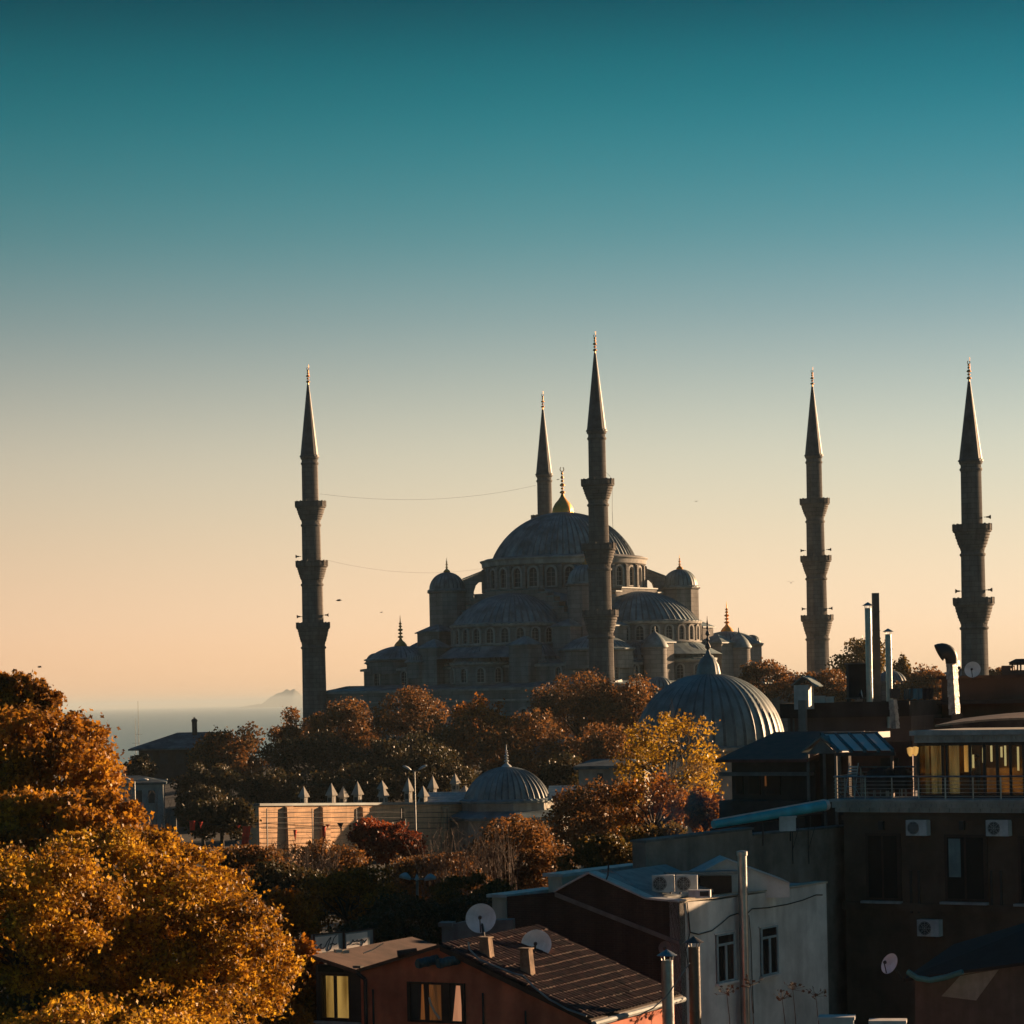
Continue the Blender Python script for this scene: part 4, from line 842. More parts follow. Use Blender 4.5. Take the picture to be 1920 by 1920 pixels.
for (a,b_,t_,bo,cur) in ((1622,1688,1562,1688,0),(1770,1850,1565,1690,1),(1908,1985,1568,1694,0)):
    mb=MB(fA.M); fA.box(mb,a,b_,t_,bo,.28,.40); wn=part('window',mb,DWOOD,A)
    mb=MB(fA.M); xa,za=fA.at(a+5,t_+5,.27); xb,zb_=fA.at(b_-5,bo-4,.27); xm=(xa+xb)/2; mb.box(xa,xm-.05,.262,.279,zb_,za); mb.box(xm+.05,xb,.262,.279,zb_,za); part('pane',mb,GLASSD,wn)
    mb=MB(fA.M); xa,zz=fA.at(a-4,bo,.3); xb,_=fA.at(b_+4,bo,.3); mb.box(xa,xb,.05,.34,zz-.1,zz-.004); part('sill',mb,CORN,wn)
    if cur: 
        mb=MB(fA.M); xa,_=fA.at(a+8,t_+6,.24); xb,_=fA.at(a+30,t_+6,.24); mb.box(xa,xb,.235,.258,za-1.6,za-.05); part('curtain',mb,plain('teal_curtain',(.20,.30,.30)),wn)
for px in (1652,1803,1950):
    mb=MB(fA.M); xx,zz=fA.at(px,1548,.2); mb.box(xx-.1,xx+.1,.14,.35,zz-.18,zz+.18); part('wall_lamp',mb,DARKM,A)
for px in (1707,1722,1858,1876):
    mb=MB(fA.M); xx,zz=fA.at(px,1632,.25); _,zq=fA.at(px,1712,.25); mb.cyl((xx,.27,zq),(xx,.27,zz),.055,n=8); part('drain_pipe',mb,DARKM,A)
ac('air conditioner on the brown wall between the first and second tall windows',fA,1698,1737,1538,1567,y0=-.1,dep=.4)
ac('air conditioner under the cornice at the far right, right of the curtained window',fA,1848,1890,1538,1568,y0=-.1,dep=.4)
ac('lower air conditioner in deep shade below the tall windows',fA,1719,1760,1725,1756,y0=-.1,dep=.4)
# terrace railing
def railing(label,fac,px0,px1,pyT,zb,posts,y,nr=5,name='railing',group=None):
    xa,zt=fac.at((px0+px1)/2,pyT,y); xa,_=fac.at(px0,pyT,y); xb,_=fac.at(px1,pyT,y); c=fac.W((xa+xb)/2,y,zb)
    root=thing(name,label,'railing',c,group)
    mb=MB(fac.M); mb.cyl((xa,y,zt),(xb,y,zt),.035,n=8); part('handrail',mb,STEEL,root,30)
    for px in posts:
        xx,_=fac.at(px,pyT,y); mb=MB(fac.M); mb.cyl((xx,y,zb),(xx,y,zt-.03),.028,n=8); part('post',mb,STEEL,root,30)
    mb=MB(fac.M)
    for q in range(nr): z=zb+.12+(zt-zb-.25)*q/(nr-1)*.92; mb.cyl((xa,y,z),(xb,y,z),.011,n=5)
    part('rail',mb,STEEL,root); return root
railing('long steel railing with thin rails along the front edge of the terrace',fA,1563,1950,1456,zc1,(1567,1622,1672,1722,1772,1824,1876,1930),.12)
xa=fA.at(1563,1456,.12)[0]; zt=fA.at(1740,1456,.12)[1]
rr=thing('railing','short bright steel railing returning at the left end of the terrace','railing',fA.W(xa,1.5,zc1))
for yy in (.3,1.2,2.1,3.0):
    mb=MB(fA.M); mb.cyl((xa,yy,zc1),(xa,yy,zt+.05),.03,n=8); part('post',mb,STEEL,rr,30)
mb=MB(fA.M); mb.cyl((xa,.2,zt),(xa,3.1,zt+.05),.035); part('handrail',mb,STEEL,rr)
mb=MB(fA.M)
for q in range(5): z=zc1+.12+q*.16; mb.cyl((xa,.2,z),(xa,3.1,z),.011,n=5)
part('rail',mb,STEEL,rr)
railing('inner steel railing behind the covered furniture',fA,1612,1716,1438,zc1,(1614,1640,1665,1690,1714),2.6,4)
# glazed room
YG=1.5; g0,_=fA.at(1722,1400,YG); g1=x1; zt=fA.at(1820,1392,YG)[1]
R_=thing('glass_room','glazed terrace room with warm light inside and a carved fascia','glass room',fA.W((g0+g1)/2,YG+2,zc1))
mb=MB(fA.M); zf0=fA.at(1820,1392,YG-.7)[1]; zf1=fA.at(1820,1369,YG-.7)[1]; gx=fA.at(1710,1380,YG-.7)[0]
mb.box(gx,g1,YG-.5,YG+5,zf0,zf0+(zf1-zf0)*.6); mb.box(gx-.12,g1,YG-.7,YG+5.1,zf0+(zf1-zf0)*.6,zf1)
for q in range(int((g1-gx)/.2)): xx=gx+.08+q*.2; mb.box(xx,xx+.1,YG-.54,YG-.5,zf0+.1,zf0+.24)
part('roof',mb,CORN,R_)
mb=MB(fA.M); mb.box(g0,g1,YG+3.6,YG+3.7,zc1,zf0); mb.box(g0,g0+.1,YG+.1,YG+3.6,zc1,zf0); part('back_wall',mb,plain('warm_interior',(.30,.13,.06),rough=.8),R_)
mb=MB(fA.M); mb.box(g0+.02,g1,YG+.05,YG+3.6,zc1+.004,zc1+.05); part('floor',mb,DWOOD,R_)
fr=[1722,1768,1776,1820,1846,1870,1895,1920,1946]
for px in fr:
    xx,_=fA.at(px,1440,YG); mb=MB(fA.M); mb.box(xx-.045,xx+.045,YG-.05,YG+.07,zc1,zf0); part('mullion',mb,DARKM,R_)
mb=MB(fA.M); mb.box(g0,g1,YG-.04,YG+.06,zc1+.004,zc1+.12); mb.box(g0,g1,YG-.04,YG+.06,zf0-.14,zf0-.004); part('transom',mb,DARKM,R_)
for a,b_ in zip(fr[:-1],fr[1:]):
    xa_,_=fA.at(a,1440,YG); xb,_=fA.at(b_,1440,YG)
    if xb-xa_<.35: continue
    mb=MB(fA.M); mb.box(xa_+.05,xb-.05,YG,YG+.015,zc1+.13,zf0-.15); part('pane',mb,CLEAR,R_)
for (a,b_,mm,yy,t0,t1) in ((1728,1742,GLOWC,.4,0,1),(1746,1766,GLOWC,.5,.0,1),(1780,1798,GLOWC,.6,0,1),(1808,1815,GLOWW,.5,.45,1)):  # curtains glow; the emission stands in for golden reflections on the glass
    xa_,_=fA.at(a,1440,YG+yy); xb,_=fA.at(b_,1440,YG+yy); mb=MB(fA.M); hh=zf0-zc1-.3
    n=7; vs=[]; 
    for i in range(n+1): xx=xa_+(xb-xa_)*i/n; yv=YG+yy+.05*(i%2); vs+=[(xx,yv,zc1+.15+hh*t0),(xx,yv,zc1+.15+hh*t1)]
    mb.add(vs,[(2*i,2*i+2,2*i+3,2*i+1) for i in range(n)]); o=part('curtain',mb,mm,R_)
for (px,top,bot) in ((1745,1402,1440),(1757,1402,1442),(1824,1415,1440),(1843,1402,1430),(1858,1398,1428),(1884,1398,1436),(1908,1400,1445),(1877,1400,1420)):
    xx,z1_=fA.at(px,top,YG+2.5); _,z0_=fA.at(px,bot,YG+2.5); mb=MB(fA.M); mb.box(xx-.035,xx+.035,YG+2.5,YG+2.56,z0_,z1_); part('glint_bar',mb,emat('sunset_glint',(1,.72,.32),1.1,(.9,.6,.25)) if 0 else LITT if 'LITT' in globals() else globals().setdefault('LITT',emat('sunset_glint',(1,.72,.32),.3,(.9,.6,.25))),R_)  # upright glowing bars stand in for the sunset reflected in the panes
mb=MB(fA.M); xa_,z1_=fA.at(1850,1440,YG+3.5); xb,z0_=fA.at(1955,1495,YG+3.5); mb.box(xa_,xb,YG+3.5,YG+3.58,zc1+.06,z1_); part('lit_panel',mb,GLOWR,R_)
# a person behind the glass
def person(c,yaw,hair,top,trou,label,h=1.68):
    M=Matrix.Translation(c)@Matrix.Rotation(yaw,4,'Z'); k=h/1.7
    me=bpy.data.meshes.new('person'); 
    J=[((0,0,.95),.155),((0,0,1.15),.14),((0,0,1.36),.16),((0,.0,1.47),.06),((0,.02,1.53),.055),
       ((.10,0,.88),.10),((.11,.02,.48),.065),((.11,-.02,.08),.045),((.11,.14,.04),.04),
       ((-.10,0,.88),.10),((-.11,-.03,.48),.065),((-.12,-.08,.08),.045),((-.12,.08,.04),.04),
       ((.19,0,1.39),.06),((.25,.0,1.12),.043),((.2,.2,.98),.032),((.18,.28,.97),.03),
       ((-.19,0,1.39),.06),((-.25,-.02,1.12),.043),((-.24,.08,.88),.032),((-.24,.11,.80),.028)]
    E=[(0,1),(1,2),(2,3),(3,4),(0,5),(5,6),(6,7),(7,8),(0,9),(9,10),(10,11),(11,12),(2,13),(13,14),(14,15),(15,16),(2,17),(17,18),(18,19),(19,20)]
    me.from_pydata([Vector(j[0])*k for j in J],E,[]); o=bpy.data.objects.new('person',me); COL.objects.link(o); o.matrix_world=M
    sm=o.modifiers.new('s','SKIN'); 
    for i,j in enumerate(J): me.skin_vertices[0].data[i].radius=(j[1]*k*1.05,j[1]*k*.8)
    me.skin_vertices[0].data[0].use_root=True; o.modifiers.new('u','SUBSURF').levels=1
    dg=bpy.context.evaluated_depsgraph_get(); m2=bpy.data.meshes.new_from_object(o.evaluated_get(dg)); o.modifiers.clear(); 
    # head with brow, nose and chin joined into the same mesh
    b=MB(); vs=[tuple(v.co) for v in m2.vertices]; fs=[tuple(p.vertices) for p in m2.polygons]; nv=len(vs)
    hc=Vector((0,.03,1.625))*k; rings=12; seg=14
    for i in range(rings+1):
        th=math.pi*i/rings
        for q in range(seg):
            ph=2*math.pi*q/seg; x=.078*math.sin(th)*math.cos(ph); y=.098*math.sin(th)*math.sin(ph); z=.115*math.cos(th)
            if z<-.02: x*=.85; 
            if y>.085 and -.02<z<.02: y+=.02
            vs.append((hc.x+x*k,hc.y+y*k,hc.z+z*k))
    for i in range(rings):
        for q in range(seg): a=nv+i*seg+q; c_=nv+i*seg+(q+1)%seg; fs.append((a,c_,c_+seg,a+seg))
    m3=bpy.data.meshes.new('person'); m3.from_pydata(vs,[],fs); skin=plain('skin',(.35,.2,.14),rough=.6); m3.materials.append(skin); m3.materials.append(top); m3.materials.append(trou)
    for p in m3.polygons:
        z=p.center.z/k; p.use_smooth=True
        if abs(p.center.x)<.3 and z>.92 and z<1.47: p.material_index=1
        elif z<=.92 and abs(p.center.x)<.22*k: p.material_index=2
        if p.center.y>.23*k and z>.9: p.material_index=0
    o.data=m3; ORG[o.name]=Vector((0,0,0)); setp(o,label,'person')
    hm=bpy.data.meshes.new('hair'); hv=[];hf=[]
    for i in range(8):
        th=math.pi*.62*i/7
        for q in range(seg):
            ph=2*math.pi*q/seg; f_=1.12 if math.sin(ph)<.45 or th<.9 else .9; hv.append((hc.x+.08*f_*k*math.sin(th)*math.cos(ph),hc.y-.008+.098*f_*k*math.sin(th)*math.sin(ph),hc.z+.012+.12*1.05*k*math.cos(th)))
    for i in range(7):
        for q in range(seg): a=i*seg+q; c_=i*seg+(q+1)%seg; hf.append((a,c_,c_+seg,a+seg))
    hm.from_pydata(hv,[],hf); hm.materials.append(hair); hm.polygons.foreach_set('use_smooth',[True]*len(hf)); ho=bpy.data.objects.new('hair',hm); COL.objects.link(ho); ho.parent=o
    return o
xx,_=fA.at(1833,1440,YG+1.0); pc=fA.W(xx,YG+1.0,zc1+.05)
person(pc,R(60),plain('dark_hair',(.02,.015,.012)),plain('grey_top',(.10,.11,.13)),plain('dark_trousers',(.03,.035,.045)),'person with dark hair and grey top standing behind the terrace glass')
# covered furniture on the terrace
cov=plain('black_cover',(.012,.012,.013),rough=.8)
for k_,(a,b_,t_,lb) in enumerate(((1621,1664,1441,'left stack of terrace furniture under a black cover'),(1657,1700,1440,'right stack of terrace furniture under a black cover'))):
    y=1.2+k_*.7; xa_,zt_=fA.at(a,t_,y); xb,_=fA.at(b_,t_,y); c=fA.W((xa_+xb)/2,y+.4,zc1)
    root=thing('covered_furniture',lb,'covered furniture',c,'covered furniture on the terrace')
    mb=MB(fA.M); n=10; vs=[]; fs=[]; zb_=zc1+.32
    rnd=random.Random(k_)
    pr=[]
    for j,(zz,sc) in enumerate(((zb_,1.0),(zb_+.3,.99),(zt_-.35,.97),(zt_-.12,.92),(zt_,.7),(zt_+.02,.2))):
        for i in range(16):
            a_=2*math.pi*i/16; cx_=(xa_+xb)/2; ww=(xb-xa_)/2
            sx=abs(math.cos(a_))**.4*(1 if math.cos(a_)>0 else -1); sy=abs(math.sin(a_))**.4*(1 if math.sin(a_)>0 else -1)
            vs.append((cx_+ww*sx*sc+rnd.uniform(-.02,.02),y+.4+.42*sy*sc+rnd.uniform(-.02,.02),zz+rnd.uniform(-.05,.05)*(1 if j in(0,4) else .3)-(.25*(i/16 if k_==0 else 1-i/16) if j>2 else 0)*.4))
    for j in range(5):
        for i in range(16): fs.append((j*16+i,j*16+(i+1)%16,(j+1)*16+(i+1)%16,(j+1)*16+i))
    fs.append(tuple(range(80,96))); mb.add(vs,fs); part('cover',mb,cov,root,40)
    for sx in (.1,.35,.65,.9):
        for sy in (.05,.75):
            mb=MB(fA.M); xq=xa_+(xb-xa_)*sx; mb.cyl((xq,y+sy,zc1),(xq,y+sy,zb_+.1),.02,n=6); part('leg',mb,STEEL,root)
# white folded chair
xx,_=fA.at(1596,1460,1.0); ch=thing('folding_chair','white folding chair leaning among the rails at the left end of the terrace','chair',fA.W(xx,1,zc1))
for dx in (-.22,.22):
    mb=MB(fA.M); mb.cyl((xx+dx,.8,zc1),(xx+dx*.9,1.3,zc1+1.45),.02,n=6); part('frame',mb,WHITEP,ch); mb=MB(fA.M); mb.cyl((xx+dx,1.4,zc1),(xx+dx,.8,zc1+.55),.02,n=6); part('leg',mb,WHITEP,ch)
mb=MB(fA.M); mb.box(xx-.22,xx+.22,.8,1.25,zc1+.46,zc1+.49); part('seat',mb,WHITEP,ch); mb=MB(fA.M)
for q in range(4): mb.box(xx-.2,xx+.2,1.12+q*.03,1.14+q*.03,zc1+.9+q*.12,zc1+.97+q*.12)
part('backrest',mb,WHITEP,ch)
# hanging lantern beside the glass room
for k_,(px,py,lb) in enumerate(((1707,1408,'left yellow lantern hanging under the eave of the glass room'),(1716,1407,'right yellow lantern hanging under the eave of the glass room'))):
    q=P(px,py,109.2); root=thing('lantern',lb,'lantern',q+Vector((0,0,-.15))); mb=MB(Matrix.Translation(q)); mb.lathe([(.05,-.22),(.12,-.1),(.15,.12),(.05,.16)],8); part('shade',mb,GLOWW,root); mb=MB(Matrix.Translation(q)); mb.cyl((0,0,.16),(0,0,.62),.012); part('cord',mb,DARKM,root)
# conservatory with glazed roof
YC=1.9; zb_=zc1
cv=thing('conservatory','small conservatory with a bright glazed roof at the left end of the terrace','conservatory',fA.W(fA.at(1590,1450,YC)[0],YC+1.2,zb_))
ca,ze=fA.at(1573,1411,YC); cbx,_=fA.at(1676,1405,YC); cr0,zr=fA.at(1541,1376,YC+1.5); cr1,_=fA.at(1643,1378,YC+1.5)
zr=fA.at(1600,1377,YC+1.5)[1]; ze=fA.at(1620,1408,YC)[1]
POLY=bpy.data.materials.new('polycarbonate'); POLY.use_nodes=True; t=POLY.node_tree; t.nodes.clear(); o_=t.nodes.new('ShaderNodeOutputMaterial'); d_=t.nodes.new('ShaderNodeBsdfDiffuse'); d_.inputs[0].default_value=(.8,.8,.76,1); g_=t.nodes.new('ShaderNodeBsdfGlossy'); g_.inputs[1].default_value=.25; tl=t.nodes.new('ShaderNodeBsdfTranslucent'); tl.inputs[0].default_value=(.8,.78,.72,1); m1=t.nodes.new('ShaderNodeMixShader'); m1.inputs[0].default_value=.3; m2=t.nodes.new('ShaderNodeMixShader'); m2.inputs[0].default_value=.15
t.links.new(d_.outputs[0],m1.inputs[1]); t.links.new(tl.outputs[0],m1.inputs[2]); t.links.new(m1.outputs[0],m2.inputs[1]); t.links.new(g_.outputs[0],m2.inputs[2]); t.links.new(m2.outputs[0],o_.inputs[0])
nP=4
for q in range(nP):
    a0=ca+(cbx-ca)*q/nP; a1=ca+(cbx-ca)*(q+1)/nP; b0=cr0+(cr1-cr0)*q/nP; b1=cr0+(cr1-cr0)*(q+1)/nP
    mb=MB(fA.M); e=.07; mb.hull([(a0+e,YC,ze),(a1-e,YC,ze),(b1-e,YC+1.5,zr),(b0+e,YC+1.5,zr),(a0+e,YC,ze+.03),(a1-e,YC,ze+.03),(b1-e,YC+1.5,zr+.03),(b0+e,YC+1.5,zr+.03)]); part('roof_pane',mb,POLY,cv)
for q in range(nP+1):
    a0=ca+(cbx-ca)*q/nP; b0=cr0+(cr1-cr0)*q/nP; mb=MB(fA.M); e=.06; mb.hull([(a0-e,YC-.1,ze-.08),(a0+e,YC-.1,ze-.08),(b0+e,YC+1.5,zr-.08),(b0-e,YC+1.5,zr-.08),(a0-e,YC-.1,ze+.09),(a0+e,YC-.1,ze+.09),(b0+e,YC+1.5,zr+.09),(b0-e,YC+1.5,zr+.09)]); part('rafter',mb,FRAMEB if 0 else plain('teal_rafter',(.05,.13,.16)) if q==0 else bpy.data.materials['teal_rafter'],cv)
mb=MB(fA.M); mb.box(ca-.1,cbx+.1,YC-.12,YC-.02,ze-.2,ze-.06); part('beam',mb,DARKM,cv); mb=MB(fA.M); mb.box(cr0-.1,cr1+.1,YC+1.5,YC+2.7,zr-.15,zr+.1); part('beam',mb,DARKM,cv)
for px in (1574,1673):
    xx,_=fA.at(px,1440,YC); mb=MB(fA.M); mb.box(xx-.06,xx+.06,YC-.06,YC+.06,zb_,ze-.2); part('post',mb,plain('brown_post',(.22,.15,.12)) if px==1574 else bpy.data.materials['brown_post'],cv)
mb=MB(fA.M); mb.box(ca,cbx+.3,YC+1.2,YC+1.3,zb_,zr-.3); part('back_wall',mb,plain('red_brown_wall',(.14,.055,.04)),cv)
mb=MB(fA.M); xa_=ca+(cbx-ca)*.55; mb.box(xa_,xa_+.8,YC+1.15,YC+1.19,zb_,zb_+1.6); part('door',mb,DWOOD,cv)
# small porch with gable roof left of it
px0,zp=fA.at(1509,1409,YC+.6); px1_,_=fA.at(1572,1412,YC+.6); pm=(px0+px1_)/2; zk=fA.at(1541,1384,YC+.6)[1]
pr_=thing('porch','little gabled porch of dark timber left of the bright glazed roof','porch',fA.W(pm,YC+1.5,zb_-1.5))
mb=MB(fA.M); 
for (a,b_) in (((px0-.1,zp-.05),(pm,zk)),((pm,zk),(px1_+.1,zp-.05))):
    mb.hull([(a[0],YC+.5,a[1]),(b_[0],YC+.5,b_[1]),(b_[0],YC+3,b_[1]),(a[0],YC+3,a[1]),(a[0],YC+.5,a[1]+.1),(b_[0],YC+.5,b_[1]+.1),(b_[0],YC+3,b_[1]+.1),(a[0],YC+3,a[1]+.1)])
part('roof',mb,LEAD,pr_); mb=MB(fA.M); mb.prism([(px0+.1,zp-.1),(pm,zk-.06),(px1_-.1,zp-.1)][::-1],YC+.6,YC+.66); part('gable',mb,plain('grey_board',(.16,.17,.17)),pr_)
for xx in (px0+.12,pm+.1,px1_-.15):
    mb=MB(fA.M); mb.box(xx-.05,xx+.05,YC+.6,YC+.7,zb_-1.4,zp-.12); part('post',mb,WALLG,pr_)
mb=MB(fA.M); mb.box(px0+.2,px1_,YC+1.6,YC+1.7,zb_-1.4,zp-.12); part('back_wall',mb,DKW,pr_)
# ---------------- rooftop building behind (upper right)
fB=Fac(1465,1320,127,200)
B=thing('rear_building','dark flat roofed building cluttered with flues behind the terrace','building',base(fB,1460,1700,6))
gz=ORG[B.name].z; bx0,zt=fB.at(1462,1322); bx1,_=fB.at(1705,1315); zt=fB.at(1580,1317)[1]; zm=fB.at(1580,1345)[1]
mb=MB(fB.M); mb.box(bx0+.3,bx1,.3,9,gz,zm); part('wall',mb,plain('dim_brown_render',(.115,.085,.075),scale=.6),B)
mb=MB(fB.M); mb.box(bx0,bx1,0,.4,zm,zt); mb.box(bx0,bx0+.4,.4,9,zm,zt); mb.box(bx1-.4,bx1,.4,9,zm,zt); mb.box(bx0+.4,bx1-.4,8.6,9,zm,zt); part('parapet',mb,DKW,B)
mb=MB(fB.M); mb.box(bx0+.4,bx1-.4,.4,8.6,zm-.1,zm+.2); part('roof',mb,FELT,B)
for px in (1478,1486): 
    xx,zz=fB.at(px,1326,0); mb=MB(fB.M); mb.cyl((xx,.15,gz+2),(xx,.15,zz),.05,n=8); part('drain_pipe',mb,WALLG,B)
fC=Fac(1700,1275,133,205)
Cb=thing('rear_house','brown roof storey at the right edge behind the white satellite dish','building',base(fC,1760,1920,6))
gz=ORG[Cb.name].z; c0,zt=fC.at(1765,1270); c1=fC.at(1990,1270)[0]; zt=fC.at(1840,1272)[1]
mb=MB(fC.M); mb.box(c0,c1,0,8,gz,zt); part('wall',mb,plain('brown_render',(.15,.075,.05),scale=.6),Cb); mb=MB(fC.M); mb.box(c0-.2,c1,-.2,8.2,zt+.003,zt+.15); part('roof',mb,FELT,Cb)
mb=MB(fC.M); zz=fC.at(1840,1312)[1]; mb.box(c0-.1,c1,-1.2,-.004,zz-.2,zz); part('ledge',mb,DKW,Cb)
mb=MB(fC.M); zz=fC.at(1840,1345,-2)[1]; cc0=fC.at(1700,1340,-2)[0]; mb.box(cc0,c1,-2,-.01,gz,zz); part('lower_wall',mb,DKW,Cb)
for (a,b_,t_,lb) in ((1878,1894,1248,0),(1895,1960,1256,1)):
    mb=MB(fC.M); fC.box(mb,a,b_,t_,1275,.8,1.8,zt+.15); chn=part('chimney',mb,plain('chimney_render',(.16,.09,.07)),Cb)
    if lb:
        mb=MB(fC.M); xa_,za=fC.at(a,1247,.8); xb,_=fC.at(b_,1247,.8); mb.box(xa_-.05,xb,.7,1.9,za,za+.12)
        mb.hull([(xa_-.1,.65,za+.12),(xb,.65,za+.12),(xb,1.95,za+.12),(xa_-.1,1.95,za+.12),(xa_+.2,1,za+.3),(xb,1,za+.3),(xb,1.6,za+.3),(xa_+.2,1.6,za+.3)])
        zl=fC.at(a,1257,.8)[1]
        for q in range(6): xx=xa_+.05+q*.42; mb.box(xx,xx+.07,.75,.82,zl,za); mb.box(xx,xx+.07,1.78,1.85,zl,za)
        part('chimney_lid',mb,DKW,chn)
# stacks, tank, flues
q=P(1510,1318,126); st=thing('roof_hood','small ridged hood over a lit white duct left on the flat roof','roof hood',q)
MQ=Matrix.Translation(q)@Matrix.Rotation(R(-25),4,'Z')
mb=MB(MQ); mb.box(-.42,.30,-.4,.4,-.3,.85); part('duct_box',mb,WHITEP,st); mb=MB(MQ); mb.prism([(-.55,.86),(.05,1.28),(.30,1.16),(.75,.78),(.70,.74),(.28,1.08),(.05,1.2),(-.5,.82)],-.5,.5); part('hood',mb,LEAD,st)
q=P(1505,1335,124.5); mb=MB(Matrix.Translation(q)@Matrix.Rotation(R(-20),4,'Z')); mb.box(-.17,.17,-.17,.17,-2.0,.55); mb.box(-.19,.19,-.19,.19,-.9,-.85); solo('duct',mb,plain('grey_duct',(.2,.21,.21),rough=.5,metal=.3),'grey square duct climbing the corner of the dark rear building','duct',q-Vector((0,0,2)))
q=P(1606,1300,128.5); tk=thing('water_tank','dark square water tank on the flat roof left of the flues','water tank',q-Vector((0,0,.6)))
mb=MB(Matrix.Translation(q)); mb.box(-.42,.42,-.42,.42,-.2,1.4); part('tank',mb,DKW,tk); mb=MB(Matrix.Translation(q)); mb.box(-.5,.5,-.5,.5,1.4,1.46); mb.box(-.5,.5,-.5,.5,-.26,-.2); part('tank_rim',mb,WALLG,tk)
for sx in(-.38,.38):
    for sy in (-.38,.38): mb=MB(Matrix.Translation(q)); mb.box(sx-.04,sx+.04,sy-.04,sy+.04,-.6,-.26); part('leg',mb,DARKM,tk)
flue('thin steel flue with a cone cap rising beside the tall square duct',1631,1140,1318,127,.155,'cone',joints=3)
q=P(1645,1290,127.6); top=P(1640,1112,127.6); mb=MB(Matrix.Translation((q.x,q.y,0))); mb.box(-.16,.16,-.14,.14,q.z-.9,top.z); 
for i in range(5): z=q.z+(top.z-q.z)*i/5; mb.box(-.18,.18,-.16,.16,z,z+.04)
solo('chimney_duct',mb,plain('soot_steel',(.16,.14,.13),rough=.6,metal=.4),'tall dark square chimney duct, highest on the roofs','chimney duct',q-Vector((0,0,.9)))
fl=flue('steel flue with a wide rain cap above a dark junction box',1669,1189,1365,125.5,.15,'cone',joints=3)
q=P(1677,1300,125.2); mb=MB(Matrix.Translation(q)); mb.box(-.2,.18,-.16,.16,-.22,.22); mb.box(.181,.25,-.1,.1,-.2,.22); part('junction_box',mb,DARKM,fl)
FOIL=plain('foil_wrap',(.46,.43,.40),rough=.45,metal=.25,scale=4,var=.25,bump=.05)
def wrapped(label,pxT,pyT,pxB,pyB,d,wd):
    a=P(pxB,pyB,d); b_=P(pxT,pyT,d); mb=MB(); n=9
    for i in range(n):
        p0=a.lerp(b_,i/n); p1=a.lerp(b_,(i+.93)/n); j=wd*(1+.06*math.sin(i*2.3)); mb.cyl(p0,p1,j,j*.96,4); mb.cyl(p1,a.lerp(b_,(i+1)/n),j*.85,j*.85,4)
    return mb,a
mb,a=wrapped('',1674,1312,1679,1366,124.6,.21); solo('wrapped_duct',mb,FOIL,'short foil wrapped duct with dark bands below the junction box','duct',a,'foil wrapped ducts')
mb,a=wrapped('',1784,1240,1790,1340,118,.26)
vp=thing('vent_pipe','foil wrapped vent pipe with a big black bent cowl','vent pipe',a); part('wrapped_duct',mb,FOIL,vp)
mb=MB(); q=P(1784,1240,118); s_=118/F; pts=[]; 
for i in range(9):
    th=R(0+125*i/8); pts.append(q+Vector((-15*s_+15*s_*math.cos(th),0,4*s_+15*s_*math.sin(th))))
pts=[q-Vector((0,0,.1))]+pts
vs=[];fs=[]
for i,p in enumerate(pts):
    a_=pts[max(0,i-1)]; b_=pts[min(len(pts)-1,i+1)]; tg=(b_-a_).normalized(); nn_=tg.cross(Vector((0,1,0))).normalized(); rr_=.26+.016*i
    for k_ in range(16): th=2*math.pi*k_/16; vs.append(p+nn_*rr_*math.cos(th)+Vector((0,1,0))*rr_*math.sin(th))
for i in range(len(pts)-1):
    for k_ in range(16): fs.append((i*16+k_,i*16+(k_+1)%16,(i+1)*16+(k_+1)%16,(i+1)*16+k_))
mb.add(vs,fs); part('cowl',mb,DARKM,vp,40)
q=P(1794,1338,118); mb=MB(Matrix.Translation(q)); mb.box(-.22,.22,-.2,.2,-.6,0); part('base_box',mb,DKW,vp)
dish('white satellite dish left of the wide one, half behind the bent vent pipe',1797,1252,131,13,-60,15)
dish('wide grey satellite dish in front of the stout far right minaret',1824,1256,130,15,200,12)
dish('tiny sunlit satellite dish at the foot of the flues',1615,1301,127,8,95,10)
for (px,py,w_,h_,lb) in ((1535,1309,.28,.12,'small white box lying on the flat roof near the roof hood'),(1555,1311,.2,.14,'small pale can on the flat roof right of the white box')):
    q=P(px,py,127.5); mb=MB(Matrix.Translation(q)); mb.box(-w_,w_,-.15,.15,-h_-.35,h_*.6); mb.box(-w_-.03,w_+.03,-.18,.18,h_*.6,h_*.6+.04); solo('roof_box',mb,WHITEP,lb,'box',q-Vector((0,0,h_+.35)))
for (px,w_,m_,lb) in ((1717,12,plain('blue_cloth',(.05,.16,.24)),'blue cloth hanging on the roof washing line'),(1740,10,plain('black_cloth',(.02,.02,.025)),'black cloth hanging on the roof washing line right of the blue one'),(1703,8,plain('grey_cloth',(.06,.09,.10)),'grey cloth hanging on the roof washing line left of the blue one')):
    q=P(px,1291,126); s_=126/F; mb=MB(); vs=[]
    for j in range(5):
        for i in range(7): vs.append((q.x+(i/6-.5)*w_*2*s_,126+.06*math.sin(i*1.7+j*.5)+(0),q.z-j*5*s_*(1+.08*math.sin(i*2))))
    nn=len(vs); vs+=[(x,y+.02,z) for x,y,z in vs]; fs=[(j*7+i,j*7+i+1,j*7+i+8,j*7+i+7) for j in range(4) for i in range(6)]; fs+=[tuple(nn+k_ for k_ in reversed(f)) for f in fs]; mb.add(vs,fs); solo('laundry',mb,m_,lb,'laundry',q,'laundry on the roof')
wire('washing_line',[P(1690,1290,126),P(1765,1290,126)],.012,CABLE,'washing line on the roof between the flues and the vent pipe','line')
